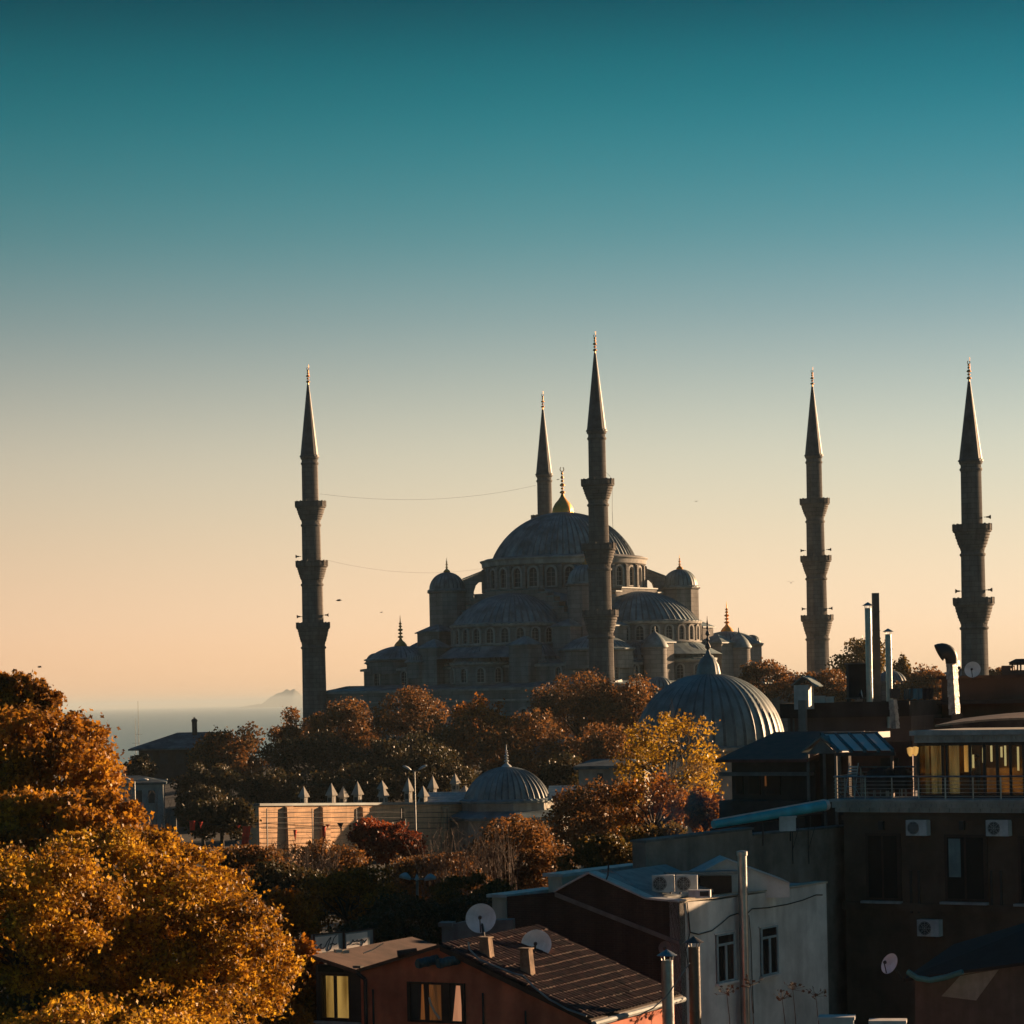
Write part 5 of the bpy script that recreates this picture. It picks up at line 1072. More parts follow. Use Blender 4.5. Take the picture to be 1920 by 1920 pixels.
# sloping orange lit sheet above the glass room, clutter
q0,z0_=fA.at(1760,1356,YG+1); q1=x1; sh=MB(fA.M); n=10; vs=[]
for i in range(n+1):
    u=i/n; xx=q0+(q1-q0)*u; zz=z0_-.12+.30*math.sin(min(1,u*1.6+.1)*math.pi/2)
    for y,dz in ((YG+.6,0),(YG+3.5,.22)): vs+=[(xx,y,zz+dz)]
    for y,dz in ((YG+.6,0),(YG+3.5,.22)): vs+=[(xx,y,zz+dz-.08)]
fs=[]
for i in range(n): a=4*i; b_=a+4; fs+=[(a,b_,b_+1,a+1),(a+2,a+3,b_+3,b_+2),(a,a+2,b_+2,b_),(a+1,b_+1,b_+3,a+3)]
fs+=[(0,1,3,2),(4*n,4*n+2,4*n+3,4*n+1)]
sh.add(vs,fs); solo('roof_sheet',sh,plain('tan_sheet',(.42,.26,.17),scale=2),'long curved tan sheet lying over the glass room roof','roof sheet',fA.W(q0,YG+1,z0_),smooth=False)
# ---------------- dark sloping roof building in the middle right
fD=Fac(1345,1425,116,214)
Dd=thing('side_building','low dark building with a sloping red brown roof beside the yellow tree','building',base(fD,1350,1500,4)); gz=ORG[Dd.name].z
d0,_=fD.at(1352,1440); d1,_=fD.at(1520,1440); zE=fD.at(1400,1427)[1]; zR=fD.at(1430,1378,5)[1]
mb=MB(fD.M); mb.box(d0+.3,d1,.4,8,gz,zE-.1); mb.hull([(d0+.3,.4,zE-.1),(d1,.4,zE-.1),(d1,5,zE-.1),(d0+.3,5,zE-.1),(d0+.3,.4,zE-.05),(d1,.4,zE-.05),(d1,5,zR-.2),(d0+.3,5,zR-.2)]); part('wall',mb,DKW,Dd)
mb=MB(fD.M); mb.hull([(d0-.1,-.3,zE-.05),(d1,-.3,zE-.05),(d1,5.2,zR),(d0-.1,5.2,zR),(d0-.1,-.3,zE+.08),(d1,-.3,zE+.08),(d1,5.2,zR+.13),(d0-.1,5.2,zR+.13)]); part('roof',mb,plain('red_brown_roof',(.13,.05,.045),rough=.7),Dd)
mb=MB(fD.M); z=fD.at(1420,1448)[1]; mb.box(d0,d1,-.2,.3,z-.15,z); part('beam',mb,WALLG,Dd)
for a,b_ in ((1378,1392),(1402,1425),(1433,1462)):
    mb=MB(fD.M); fD.box(mb,a,b_,1452,1490,.33,.42); wn=part('window',mb,DWOOD,Dd); mb=MB(fD.M); fD.box(mb,a+2,b_-2,1454,1488,.315,.329); part('pane',mb,GLASSD,wn)
mb=MB(fD.M); xx,zz=fD.at(1435,1463,.25); mb.cyl((xx,.27,zz-.25),(xx,.27,zz+.25),.05,.03,8); part('wall_lamp',mb,GLOWR,Dd)
mb=MB(fD.M); z=fD.at(1430,1500)[1]; mb.box(d0+.2,d1,-.6,.39,gz,z); part('lower_wall',mb,DKW,Dd)
# ---------------- plain grey wall block with teal awning case
fM=Fac(1210,1580,100,128)
Mb_=thing('plain_building','plain windowless grey brown building behind the white house','building',base(fM,1210,1560,4)); gz=ORG[Mb_.name].z
m0,zz0=fM.at(1210,1580); m1,_=fM.at(1410,1556); m2,zz2=fM.at(1604,1545); zz1=fM.at(1408,1556)[1]; zn=fM.at(1412,1567)[1]
mb=MB(fM.M); mb.prism([(m0,gz),(m0,zz0),(m1,zz1),(m1+.02,zn),(m2,zz2-.1),(m2,gz)][::-1],0,.6); part('wall',mb,PLG,Mb_)
mb=MB(fM.M); mb.prism([(m0-.06,zz0+.004),(m0-.06,zz0+.09),(m1+.05,zz1+.09),(m1+.05,zz1+.004)][::-1],-.07,.67); mb.prism([(m1+.06,zn+.004),(m1+.06,zn+.07),(m2,zz2-.03),(m2,zz2-.096)][::-1],-.07,.67); part('coping',mb,WALLG,Mb_)
for px in (1487,1517):
    mb=MB(fM.M); xx,zz=fM.at(px,1552,-.1); _,zq=fM.at(px,1620,-.1); mb.cyl((xx,-.06,zq),(xx,-.06,zz),.02,n=6); mb.cyl((xx,-.06,zz-.9),(xx+.5,-.06,zz),.015,n=6); part('bracket',mb,DARKM,Mb_)
aw=thing('awning','rolled teal awning in a long case above the plain wall','awning',P(1445,1530,104)); a=P(1337,1546,103); b_=P(1545,1510,105.5)
mb=MB(); mb.cyl(a,b_,.16,.22,12); part('case',mb,TEAL,aw,30); mb=MB(); mb.cyl(a+Vector((0,-.05,.17)),b_+Vector((0,-.05,.22)),.03,n=5); mb.cyl(b_,b_+(b_-a).normalized()*.18,.24,.2,12); part('end_cap',mb,WHITEP,aw)
mb=MB(); mb.cyl(a+Vector((-.1,.25,-.2)),b_+Vector((0,.25,-.3)),.05,n=6)
for u in (.45,.7): q=a.lerp(b_,u); mb.cyl(q+Vector((0,.2,-.1)),q+Vector((0,.6,-1.2)),.03,n=6)
part('support',mb,DARKM,aw)
q=P(1476,1546,104.5); mb=MB(Matrix.Translation(q)); mb.box(-.3,.32,-.2,.2,-.25,.28); mb.box(-.34,.36,-.24,.24,.28,.33); solo('roof_box',mb,WHITEP,'pale box half hidden under the teal awning case','box',q-Vector((0,0,.25)))
# ---------------- white house, corner on
dW=92; fW=Fac(1274,1692,dW,122); fW2=Fac(1274,1692,dW,212)
Wt=thing('white_house','off white corner house with two pale blue windows and a dark brick side','house',base(fW,1274,1548,4)); gz=ORG[Wt.name].z
w1,_=fW.at(1549,1656); zc=fW.at(1274,1692)[1]; zr_=fW.at(1549,1656)[1]; xj,zj=fW.at(1340,1688)
mb=MB(fW.M); mb.prism([(0,gz),(0,zc),(xj,zj),(w1,zr_),(w1,gz)][::-1],0,.4); wl=part('front_wall',mb,PLW,Wt)
mb=MB(fW.M); mb.prism([(0,zc+.003),(0,zc+.07),(xj,zj+.07),(w1+.05,zr_+.07),(w1+.05,zr_+.003)][::-1],-.05,.45); part('coping',mb,CREAM,Wt)
mb=MB(fW.M); mb.box(w1-.4,w1,.4,6,gz,zr_-.02); mb.box(.4,w1-.4,5.6,6,gz,zr_-.5); part('rear_wall',mb,PLW,Wt)
mb=MB(fW.M); mb.box(.3,w1-.4,.4,5.6,zc-.45,zc-.35); part('roof',mb,plain('pale_roof_coat',(.30,.33,.34)),Wt)
# brick side with gable
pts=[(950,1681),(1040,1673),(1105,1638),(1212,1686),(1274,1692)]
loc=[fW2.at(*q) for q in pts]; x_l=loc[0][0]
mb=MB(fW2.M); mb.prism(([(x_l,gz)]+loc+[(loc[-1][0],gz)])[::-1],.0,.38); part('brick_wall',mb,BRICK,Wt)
mb=MB(fW2.M)
for (p,q) in zip(loc[1:-1],loc[2:]): mb.hull([(p[0],-.08,p[1]+.004),(q[0],-.08,q[1]+.004),(q[0],.5,q[1]+.004),(p[0],.5,p[1]+.004),(p[0],-.08,p[1]+.07),(q[0],-.08,q[1]+.07),(q[0],.5,q[1]+.07),(p[0],.5,p[1]+.07)])
part('gable_coping',mb,WHITEP,Wt)
mb=MB(fW2.M); a=fW2.at(1040,1676,-.05); b_=fW2.at(1274,1768,-.05); mb.hull([(a[0],-.05,a[1]-.1),(b_[0],-.05,b_[1]-.1),(b_[0],-.003,b_[1]-.1),(a[0],-.003,a[1]-.1),(a[0],-.05,a[1]+.06),(b_[0],-.05,b_[1]+.06),(b_[0],-.003,b_[1]+.06),(a[0],-.003,a[1]+.06)]); part('flashing',mb,plain('grey_flashing',(.16,.16,.155)),Wt)
# roof slopes behind the brick gable
pk=loc[2]; 
mb=MB(fW2.M)
for p,q in ((loc[1],loc[2]),(loc[2],loc[3])): mb.hull([(p[0],.38,p[1]-.12),(q[0],.38,q[1]-.12),(q[0],5.6,q[1]-.12),(p[0],5.6,p[1]-.12),(p[0],.38,p[1]-.03),(q[0],.38,q[1]-.03),(q[0],5.6,q[1]-.03),(p[0],5.6,p[1]-.03)])
part('side_roof',mb,plain('pale_roof_sheet',(.30,.32,.32)),Wt)
# cream parapets further back
for (a,b_,t0,t1,bo,d,lb) in ((1053,1209,1641,1622,1650,99,'long sunlit cream parapet with a cornice left of the plain grey wall'),(948,1050,1680,1667,1684,97.5,'low sunlit cream parapet above the brick side wall')):
    f_=Fac(a,t0,d,124); x0_,z0_=f_.at(a,t0+3); x1_,z1_=f_.at(b_,t1+3); g_=ground(f_.W(x0_,2,0).x,d)-.4
    root=thing('parapet_building',lb,'parapet',f_.W((x0_+x1_)/2,.3,g_)); zlo=f_.at((a+b_)/2,bo)[1]
    mb=MB(f_.M); mb.prism([(x0_,g_),(x0_,z0_),(x1_,z1_),(x1_,g_)][::-1],0,.6); part('wall',mb,CREAM,root)
    mb=MB(f_.M); mb.prism([(x0_-.15,z0_+.003),(x0_-.15,z0_+.12),(x1_+.05,z1_+.12),(x1_+.05,z1_+.003)][::-1],-.15,.75); part('cornice',mb,WHITEP,root)
# rear white gable roof on the white house
fR=Fac(1290,1640,97.5,178); pts=[(1285,1652),(1362,1613),(1480,1657)]; l3=[fR.at(*q) for q in pts]
mb=MB(fR.M); zlo=zc-.34; mb.prism([(l3[0][0],zlo),l3[0],l3[1],l3[2],(l3[2][0],zlo)][::-1],0,.35); gr=part('rear_gable',mb,PLW,Wt)
mb=MB(fR.M)
for p,q in zip(l3[:-1],l3[1:]): mb.hull([(p[0],-.1,p[1]+.003),(q[0],-.1,q[1]+.003),(q[0],2.2,q[1]+.003),(p[0],2.2,p[1]+.003),(p[0],-.1,p[1]+.06),(q[0],-.1,q[1]+.06),(q[0],2.2,q[1]+.06),(p[0],2.2,p[1]+.06)])
part('rear_roof',mb,WHITEP,Wt)
mb=MB(fR.M); a=fR.at(1312,1644,-.6); b_=fR.at(1372,1658,-.6); mb.box(a[0],b_[0],-.6,-.3,zlo,a[1]); part('roof_hatch',mb,DWOOD,Wt)
mb=MB(fR.M); a=fR.at(1248,1636,-.8); b_=fR.at(1385,1642,-.8); mb.box(a[0],b_[0],-.85,-.2,a[1]-.12,a[1]); part('roof_ledge',mb,plain('teal_grey_sheet',(.22,.27,.28)),Wt)
fS=Fac(1222,1672,94.2,190)
ac('left one of the two air conditioners side by side on the white roof',fS,1222,1263,1641,1673,y0=0,dep=.33,bracket=False)
ac('right one of the two air conditioners side by side on the white roof',fS,1267,1307,1641,1673,y0=0,dep=.33,bracket=False)
q=P(1312,1676,92.5); bxx=thing('ventilation_box','small white box with a dark grille on the roof edge of the white house','box',q); MQ=Matrix.Translation(q)@Matrix.Rotation(R(-10),4,'Z')
mb=MB(MQ); mb.box(-.38,.38,-.15,.2,-.12,.14); part('casing',mb,ACW,bxx); mb=MB(MQ); mb.box(.02,.33,-.156,-.15,-.07,.1); part('grille',mb,DARKM,bxx)
# windows of the white house
for (xl,xr,t_,bo) in ((1341,1375,1750,1841),(1424,1456,1737,1828)):
    mb=MB(fW.M); fr_=MB(fW.M); xa_,zt=fW.at(xl,t_,0); xb,_=fW.at(xr,t_,0); xm_=(xl+xr)/2; zt=fW.at(xm_,t_)[1]; zb_=fW.at(xm_,bo)[1]
    mb.box(xa_,xb,-.03,.0-.004,zb_,zt); wn=part('window',mb,DARKM,Wt)
    e=.045*1.3; zm_=zb_+(zt-zb_)*.78
    for (p,q,r_,s_) in ((xa_,xa_+e*1.8,zb_,zt),(xb-e*1.8,xb,zb_,zt),(xa_,xb,zb_,zb_+e),(xa_,xb,zt-e,zt),(xa_,xb,zm_-e*.7,zm_+e*.7),((xa_+xb)/2-e*1.2,(xa_+xb)/2+e*1.2,zb_,zm_)): fr_.box(p,q,-.07,-.031,r_,s_)
    part('frame',fr_,FRAMEB,wn); mb=MB(fW.M); mb.box(xa_+e,xb-e,-.036,-.0305,zb_+e,zt-e); part('pane',mb,GLASSD,wn)
    mb=MB(fW.M); mb.box(xa_-.08,xb+.08,-.16,-.003,zb_-.08,zb_-.004); part('sill',mb,PLW,wn)
    mb=MB(fW.M); mb.box(xa_-.1,xb+.1,-.06,-.003,zt+.004,zt+.06); mb.box(xb+.02,xb+.12,-.06,-.003,zb_,zt); part('surround',mb,PLW,wn)
# flues in front
def wallpts(fac,l,y): 
    r=[]
    for px,py in l: a=fac.at(px,py,y); r.append(fac.W(a[0],y,a[1]))
    return r
a=wallpts(fW,[(1388,1600),(1407,1925)],-.25)
fl=thing('flue_pipe','tall bright steel flue climbing the white house','flue pipe',(a[1].x,a[1].y,a[1].z)); top=Vector((a[1].x,a[1].y,a[0].z))
mb=MB(); bq=wallpts(fW,[(1398,1925)],-.25)[0]; tq=Vector((bq.x,bq.y,P(1388,1605,bq.y).z)); bq=Vector((bq.x,bq.y,gz+.5)); mb.cyl(bq,tq,.175,.165,18)
for u in (.3,.5,.7,.85): z=bq.z+(tq.z-bq.z)*u; mb.cyl((bq.x,bq.y,z),(bq.x,bq.y,z+.05),.185,.185,18)
part('pipe',mb,STEEL,fl,30); mb=MB(Matrix.Translation(tq)); mb.lathe([(.165,0),(.2,.02),(.2,.16),(.17,.18),(.02,.2)],16); part('rain_cap',mb,STEEL,fl)
flue('short steel flue with a teal cone cap in front of the brick gable',1254,1800,1960,79,.175,'cone',joints=2)
flue('dark steel flue with a cone cap before the white house corner',1305,1775,1960,81,.175,'cone',m=plain('dark_steel',(.12,.11,.10),rough=.45,metal=.7),joints=2)
wire('cable',wallpts(fW,[(1288,1692),(1292,1725),(1294,1748),(1310,1752),(1335,1745),(1352,1732),(1368,1718),(1382,1713),(1402,1712),(1410,1704),(1440,1702),(1475,1696),(1505,1688),(1530,1678),(1542,1678)],-.03),.022,CABLE,'sagging cable strung across the white house above its windows','cable')
wire('cable',wallpts(fW,[(1288,1692),(1291,1715),(1294,1748),(1286,1780),(1290,1810),(1297,1835)],-.05),.02,CABLE,'cable hanging down near the corner of the white house','cable')
wire('cable',wallpts(fW,[(1404,1716),(1408,1760),(1410,1830),(1413,1900)],-.05),.018,CABLE,'cable running down just right of the tall steel flue','cable')
an=thing('roof_antenna','thin bent antenna mast with a long stay on the gable peak','antenna',P(1136,1660,93.5)); mb=MB(); mb.tube([P(1136,1652,93.5),P(1140,1640,93.5),P(1141,1620,93.5)],.03,6); part('mast',mb,DARKM,an); mb=MB(); mb.cyl(P(1143,1628,93.5),P(1198,1666,93),.022); mb.cyl(P(1128,1632,93.5),P(1152,1636,93.5),.015); part('stay',mb,STEEL,an)
# dead plants in front of the white house
rnd=random.Random(4)
for k_,(px,pt,pb,lb) in enumerate(((1368,1858,1910,'dead seed headed plant below the left blue framed window'),(1492,1850,1915,'thin dead plant below and right of the right blue framed window'),(1535,1862,1920,'dead plant at the right corner of the white house'),(1413,1842,1915,'dead leafy stem just right of the tall steel flue'),(1472,1868,1918,'short dead stem between the other dead plants'))):
    b0=P(px,pb,84); t0=P(px-6,pt,84); gq=ground(b0.x,84); mb=MB(); mb.tube([Vector((b0.x,84,gq)),b0,t0],.02,5,.01)
    for q in range(16):
        c=t0+Vector((rnd.gauss(0,.16),rnd.gauss(0,.12),rnd.gauss(0,.09))); mb.cyl(t0-Vector((0,0,.1)),c,.006,n=3); M0=Matrix.Translation(c)@Matrix.Rotation(rnd.random()*6,4,Vector((rnd.random(),rnd.random(),1)).normalized()); m_=MB(M0); m_.add([(0,-.07,0),(.05,0,.02),(0,.08,0),(-.05,0,.02)],[(0,1,2,3)]); n0=len(mb.v); mb.v+=m_.v; mb.f.append((n0,n0+1,n0+2,n0+3)); mb.mi.append(0)
    solo('dead_plant',mb,TWIG,lb,'plant',(b0.x,84,gq),'dead plants in front of the white house')
# ---------------- terracotta house
fT=Fac(850,1790,80,207)
Tt=thing('tiled_house','terracotta coloured house with a tiled roof, a golden bay window and a curtained window','house',base(fT,600,1100,4)); gz=ORG[Tt.name].z
o_=[(676,1822),(755,1795),(830,1774),(880,1792),(935,1828),(985,1852),(1040,1878),(1100,1905)]; lo=[fT.at(*q) for q in o_]
xl=fT.at(590,1800)[0]; zl=lo[0][1]-.12
mb=MB(fT.M); mb.prism(([(lo[0][0],gz)]+lo+[(lo[-1][0],gz)])[::-1],0,.35); wl=part('gable_wall',mb,TERRA,Tt)
YR=6.4
xr=lo[-1][0]; zr_=lo[-1][1]
mb=MB(fT.M); mb.box(xr-.35,xr,.35,YR,gz,zr_-.15); mb.box(lo[0][0],lo[0][0]+.3,.35,6,gz,lo[0][1]-.15); mb.box(lo[0][0]+.3,xr-.35,YR-.4,YR,gz,zr_-.2); part('side_wall',mb,TERRA,Tt)
# corrugated tile roof, right slope
pk=lo[2]
def tiled(mb,xa_,za_,xb,zb_,y0,y1,pitch=.24,row=.38):
    L_=math.hypot(xb-xa_,zb_-za_); nrow=int(L_/row); ncol=int((y1-y0)/pitch*6); vs=[]; fs=[]; rows=[]
    nx,nz=-(zb_-za_)/L_,(xb-xa_)/L_
    if nz<0: nx,nz=-nx,-nz
    for r_ in range(nrow):
        for e,h in ((0,.02),(1,.042)):
            u=min(1,(r_+e*1.0)/nrow); ln=[]
            for c_ in range(ncol+1):
                y=y0+(y1-y0)*c_/ncol; hh=h+.055*abs(math.sin(math.pi*(y-y0)/pitch))+.022*mn.noise(Vector((r_*1.7,y*3.1,2)))+.03*mn.noise(Vector((r_*.35,y*.5,7)))
                vs.append((xa_+(xb-xa_)*u+nx*hh,y,za_+(zb_-za_)*u+nz*hh)); ln.append(len(vs)-1)
            rows.append(ln)
    for r_ in range(len(rows)-1):
        a,b_=rows[r_],rows[r_+1]
        for c_ in range(ncol): fs.append((a[c_],a[c_+1],b_[c_+1],b_[c_]))
    mb.add(vs,fs)
mb=MB(fT.M); xe=xr+.25; ze_=zr_-.1; tiled(mb,pk[0],pk[1]+.05,xe,ze_+.02,-.15,YR)
part('tiled_roof',mb,TILE,Tt)
mb=MB(fT.M); mb.hull([(pk[0],-.2,pk[1]-.12),(xe,-.2,ze_-.14),(xe,YR+.1,ze_-.14),(pk[0],YR+.1,pk[1]-.12),(pk[0],-.2,pk[1]+.04),(xe,-.2,ze_+.0),(xe,YR+.1,ze_+.0),(pk[0],YR+.1,pk[1]+.04)]); part('roof_board',mb,DWOOD,Tt)
va=lo[0]; mb=MB(fT.M); mb.hull([(va[0],-.2,va[1]+.0),(pk[0]-.003,-.2,pk[1]-.02),(pk[0]-.003,6,pk[1]-.02),(va[0],6,va[1]),(va[0],-.2,va[1]+.1),(pk[0]-.003,-.2,pk[1]+.08),(pk[0]-.003,6,pk[1]+.08),(va[0],6,va[1]+.1)]); part('left_roof',mb,FELT,Tt)
lq=fT.at(585,1793,-.3); mb=MB(fT.M); mb.hull([(lq[0],-.3,lq[1]-.08),(va[0]-.003,-.3,va[1]-.02),(va[0]-.003,6,va[1]-.02),(lq[0],6,lq[1]-.08),(lq[0],-.3,lq[1]+.04),(va[0]-.003,-.3,va[1]+.1),(va[0]-.003,6,va[1]+.1),(lq[0],6,lq[1]+.04)]); part('bay_roof',mb,FELT,Tt)
mb=MB(fT.M); mb.cyl((xe+.08,-.2,ze_-.1),(xe+.08,YR,ze_-.1),.09,n=8); part('gutter',mb,plain('grey_gutter',(.3,.33,.33)),Tt)
mb=MB(fT.M); mb.tube([(lo[0][0]+.2,-.08,gz+.1),(lo[0][0]+.2,-.08,zl-.1),(lo[0][0]-.05,-.15,va[1]-.02)],.06,8); part('drain_pipe',mb,DARKM,Tt)
# bay; its glowing panel stands in for sunlit trees seen in the glass
bx0=fT.at(592,1830)[0]; bx1=lo[0][0]-.003; zbT=lq[1]-.12
mb=MB(fT.M); zw1=fT.at(622,1828)[1]; zw0=fT.at(622,1911)[1]
mb.box(bx0,bx1,0,.2,gz,zw0-.05); mb.box(bx0,bx0+.12,0,.2,zw0-.05,zw1+.05); xq=fT.at(655,1830)[0]; mb.box(xq,bx1,0,.2,zw0-.05,zw1+.05); mb.box(bx0,bx1,0,.2,zw1+.05,zw1+.3); mb.box(bx0,bx0+.15,.2,5,gz,zw1+.2); part('bay_wall',mb,DKW,Tt)
mb=MB(fT.M); mb.box(bx0+.12,xq,.02,.1,zw0-.04,zw0+.04); mb.box(bx0+.12,xq,.02,.1,zw1-.03,zw1+.045); xm_=(bx0+.12+xq)/2; mb.box(xm_-.04,xm_+.04,.02,.1,zw0+.041,zw1-.031); mb.box(bx0+.121,bx0+.18,.02,.1,zw0+.041,zw1-.031); mb.box(xq-.06,xq-.001,.02,.1,zw0+.041,zw1-.031); wn=part('bay_window',mb,DWOOD,Tt)
mb=MB(fT.M); mb.box(bx0+.13,xq-.01,.11,.13,zw0,zw1); part('pane',mb,CLEAR,wn)
mb=MB(fT.M); mb.box(bx0+.13,xq-.01,.35,.37,zw0-.1,zw1+.1); part('glow_panel',mb,GLOWW,wn)
mb=MB(fT.M); a=fT.at(600,1822,-.05); mb.box(bx0+.1,xq-.2,-.02,.0,zw1+.1,zw1+.28); part('transom_window',mb,GLASSD,Tt)
mb=MB(fT.M); mb.box(bx0-.05,bx1,-.12,-.004,zw0-.14,zw0-.06); part('sill',mb,CORN,Tt)
# gable window with curtains
wx0,wz1=fT.at(765,1840); wx1,wz0=fT.at(874,1917); wz0=fT.at(820,1917)[1]; wz1=fT.at(820,1842)[1]
mb=MB(fT.M); mb.box(wx0,wx1,-.02,-.004,wz0,wz1); wn=part('window',mb,DARKM,Tt,label='dark window with curtains in the terracotta gable')
mb=MB(fT.M)
for (p,q) in ((0,.05),(.33,.38),(.60,.74),(.95,1.0)): mb.box(wx0+(wx1-wx0)*p,wx0+(wx1-wx0)*q,-.09,-.021,wz0,wz1)
mb.box(wx0,wx1,-.08,-.022,wz1-.06,wz1); mb.box(wx0,wx1,-.08,-.022,wz0,wz0+.06); part('frame',mb,DWOOD,wn)
def drape(p0,p1,q0,q1,m_):
    mb=MB(fT.M); n=10; vs=[]
    for i in range(n+1):
        u=i/n; yy=-.04-.012*(i%2); vs+=[(wx0+(wx1-wx0)*(p0+(p1-p0)*u),yy,wz1-.07),(wx0+(wx1-wx0)*(q0+(q1-q0)*u),yy,wz0+.07)]
    mb.add(vs,[(2*i,2*i+2,2*i+3,2*i+1) for i in range(n)]); part('curtain',mb,m_,wn)
drape(.37,.59,.37,.60,GLOWR); drape(.85,.92,.78,.95,emat('pink_curtain_glow',(.55,.24,.12),.30,(.3,.12,.06))); drape(.25,.28,.22,.30,GLOWR)  # curtains glow by emission in place of reflected sunlit trees
mb=MB(fT.M); xa_=wx0+(wx1-wx0)*.38; mb.tube([(xa_,-.065,wz1-.45),(xa_+.06,-.065,wz0+.55),(xa_+.2,-.065,wz0+.3),(xa_+.36,-.065,wz0+.12)],.035,6); part('tie_back',mb,CREAM,wn)
for px,t_,bo in ((699,1855,1935),(905,1862,1935),(985,1895,1940)):
    mb=MB(fT.M); xx,zt=fT.at(px,t_,-.06); mb.cyl((xx,-.06,zt-1.3),(xx,-.06,zt),.035,.03,8); part('vent_stub',mb,DARKM,Tt)
# two teal vent ducts under the gable
for k_,(px,lb) in enumerate(((795,'left dark teal duct mouth on the terracotta gable'),(834,'right dark teal duct mouth on the terracotta gable'))):
    a=fT.at(px-10,1807,-.5); M0=fT.M@Matrix.Translation((a[0],0,a[1])); mb=MB(M0)
    for q in range(5): mb.lathe([(.13+.012*(q%2),0),(.15,.03),(.13,.06)],14) if 0 else mb.cyl((.08*q,-.52+.1*q,.02*q),(.08*q+.06,-.52+.1*q+.09,.02*q+.02),.155-.02*(q%2),.15,14)
    mb.cyl((0,-.55,0),(-.01,-.57,0),.13,.13,14)
    solo('vent_duct',mb,plain('teal_duct',(.03,.09,.11),rough=.5) if k_==0 else bpy.data.materials['teal_duct'],lb,'vent duct',fT.W(a[0],-.2,a[1]),'vent ducts on the gable')
# plastered chimneys and dishes
for (px,pyT,pyB,y,lb) in ((909,1757,1806,.7,'a'),(985,1778,1838,.9,'b')):
    x_,zt=fT.at(px-12,pyT+3,y); x2,_=fT.at(px+5,pyT,y); zb_=fT.at(px,pyB+25,y)[1]; xm_=x_*.4+x2*.6
    mb=MB(fT.M); mb.hull([(x_,y,zb_),(x2+.12,y,zb_),(x2+.12,y+.34,zb_),(x_,y+.34,zb_),(x_+.02,y+.03,zt),(x2,y+.03,zt),(x2,y+.3,zt),(x_+.02,y+.3,zt)]); mb.box(x_-.03,x2+.03,y-.01,y+.34,zt+.003,zt+.05); part('chimney',mb,plain('cracked_plaster',(.28,.19,.13),rough=.95,scale=3,var=.25) if lb=='a' else bpy.data.materials['cracked_plaster'],Tt)
dish('left upper white satellite dish above the tiled roof',902,1723,82.5,28,185,18,P(908,1759,82))
dish('right lower white satellite dish behind the second roof chimney',1006,1772,83,28,186,18,P(988,1782,82.5))
dish('faint small dish in the shadow of the brick wall',1248,1778,90,13,195,10,None,WALLG)
dish('tilted satellite dish in the dark lower right corner',1670,1808,86,20,235,25,P(1690,1835,86.5))
wire('cable',wallpts(fT,[(878,1766),(880,1780),(900,1800),(930,1812),(965,1826),(982,1830),(1000,1850),(1030,1874),(1065,1893),(1100,1905)],-.25),.03,plain('pale_cable',(.25,.29,.30)),'pale cable draped down the right verge of the terracotta gable','cable')
wire('cable',wallpts(fT,[(1293,1806),(1250,1868),(1225,1890),(1195,1905)],-3.0),.018,bpy.data.materials['pale_cable'],'thin pale cable sagging past the short flue','cable')
# signboards with handwriting on the left roof
fG=Fac(590,1745,84.5,131)
def sign(a,b_,t0,t1,bo0,bo1,k_,label,panes):
    x0_,z0_=fG.at(a,t0); x1_,z1_=fG.at(b_,t1); _,y0_=fG.at(a,bo0); _,y1_=fG.at(b_,bo1)
    root=thing('signboard',label,'signboard',fG.W((x0_+x1_)/2,0,y0_-.1),'signboards on the roof')
    mb=MB(fG.M); mb.prism([(x0_,y0_),(x0_,z0_),(x1_,z1_),(x1_,y1_)][::-1],0,.12); part('case',mb,plain('grey_sign_case',(.22,.27,.29)) if k_==0 else bpy.data.materials['grey_sign_case'],root)
    mb=MB(fG.M)
    for (p,q) in (((x0_,y0_),(x0_,z0_)),((x0_,z0_),(x1_,z1_)),((x1_,z1_),(x1_,y1_)),((x0_,y0_),(x1_,y1_))): mb.cyl((p[0],-.01,p[1]),(q[0],-.01,q[1]),.03,n=4)
    part('frame',mb,DWOOD,root)
    pa,pb=panes; xa_=x0_+(x1_-x0_)*pa; xb=x0_+(x1_-x0_)*pb; f=lambda x:z0_+(z1_-z0_)*(x-x0_)/(x1_-x0_); g=lambda x:y0_+(y1_-y0_)*(x-x0_)/(x1_-x0_)
    mb=MB(fG.M); mb.prism([(xa_,g(xa_)+.05),(xa_,f(xa_)-.08),(xb,f(xb)-.08),(xb,g(xb)+.05)][::-1],-.02,-.003); part('panel',mb,SIGNP,root)
    # the worn cursive lettering
    mb=MB(fG.M); W_=xb-xa_; H_=f(xa_)-y0_
    for cur in (SCR[k_]):
        pts=[(xa_+W_*u,-.027,g(xa_+W_*u)+H_*v) for u,v in cur]; mb.tube(pts,.016,4)
    part('lettering',mb,plain('sign_ink',(.05,.045,.06)) if k_==0 else bpy.data.materials['sign_ink'],root)
SIGNP=mat('sign_panel',(.75,.68,.62),rough=.6,var=.06,scale=2)
SCR=[[[(.05,.3),(.12,.36),(.2,.48),(.27,.5),(.22,.42),(.24,.3),(.34,.28),(.42,.36),(.5,.55),(.6,.7),(.68,.78),(.62,.62),(.56,.42),(.52,.22),(.56,.12),(.66,.2),(.72,.45),(.8,.7),(.92,.85)],[(.62,.42),(.74,.46),(.84,.38),(.92,.42)]],
     [[(.05,.3),(.12,.36),(.16,.3),(.24,.38),(.3,.55),(.36,.42),(.44,.44),(.52,.5),(.56,.4),(.64,.42),(.7,.5),(.78,.45),(.86,.3),(.95,.45)],[(.3,.28),(.5,.3),(.66,.24)],[(.7,.5),(.76,.25),(.68,.12)]]]
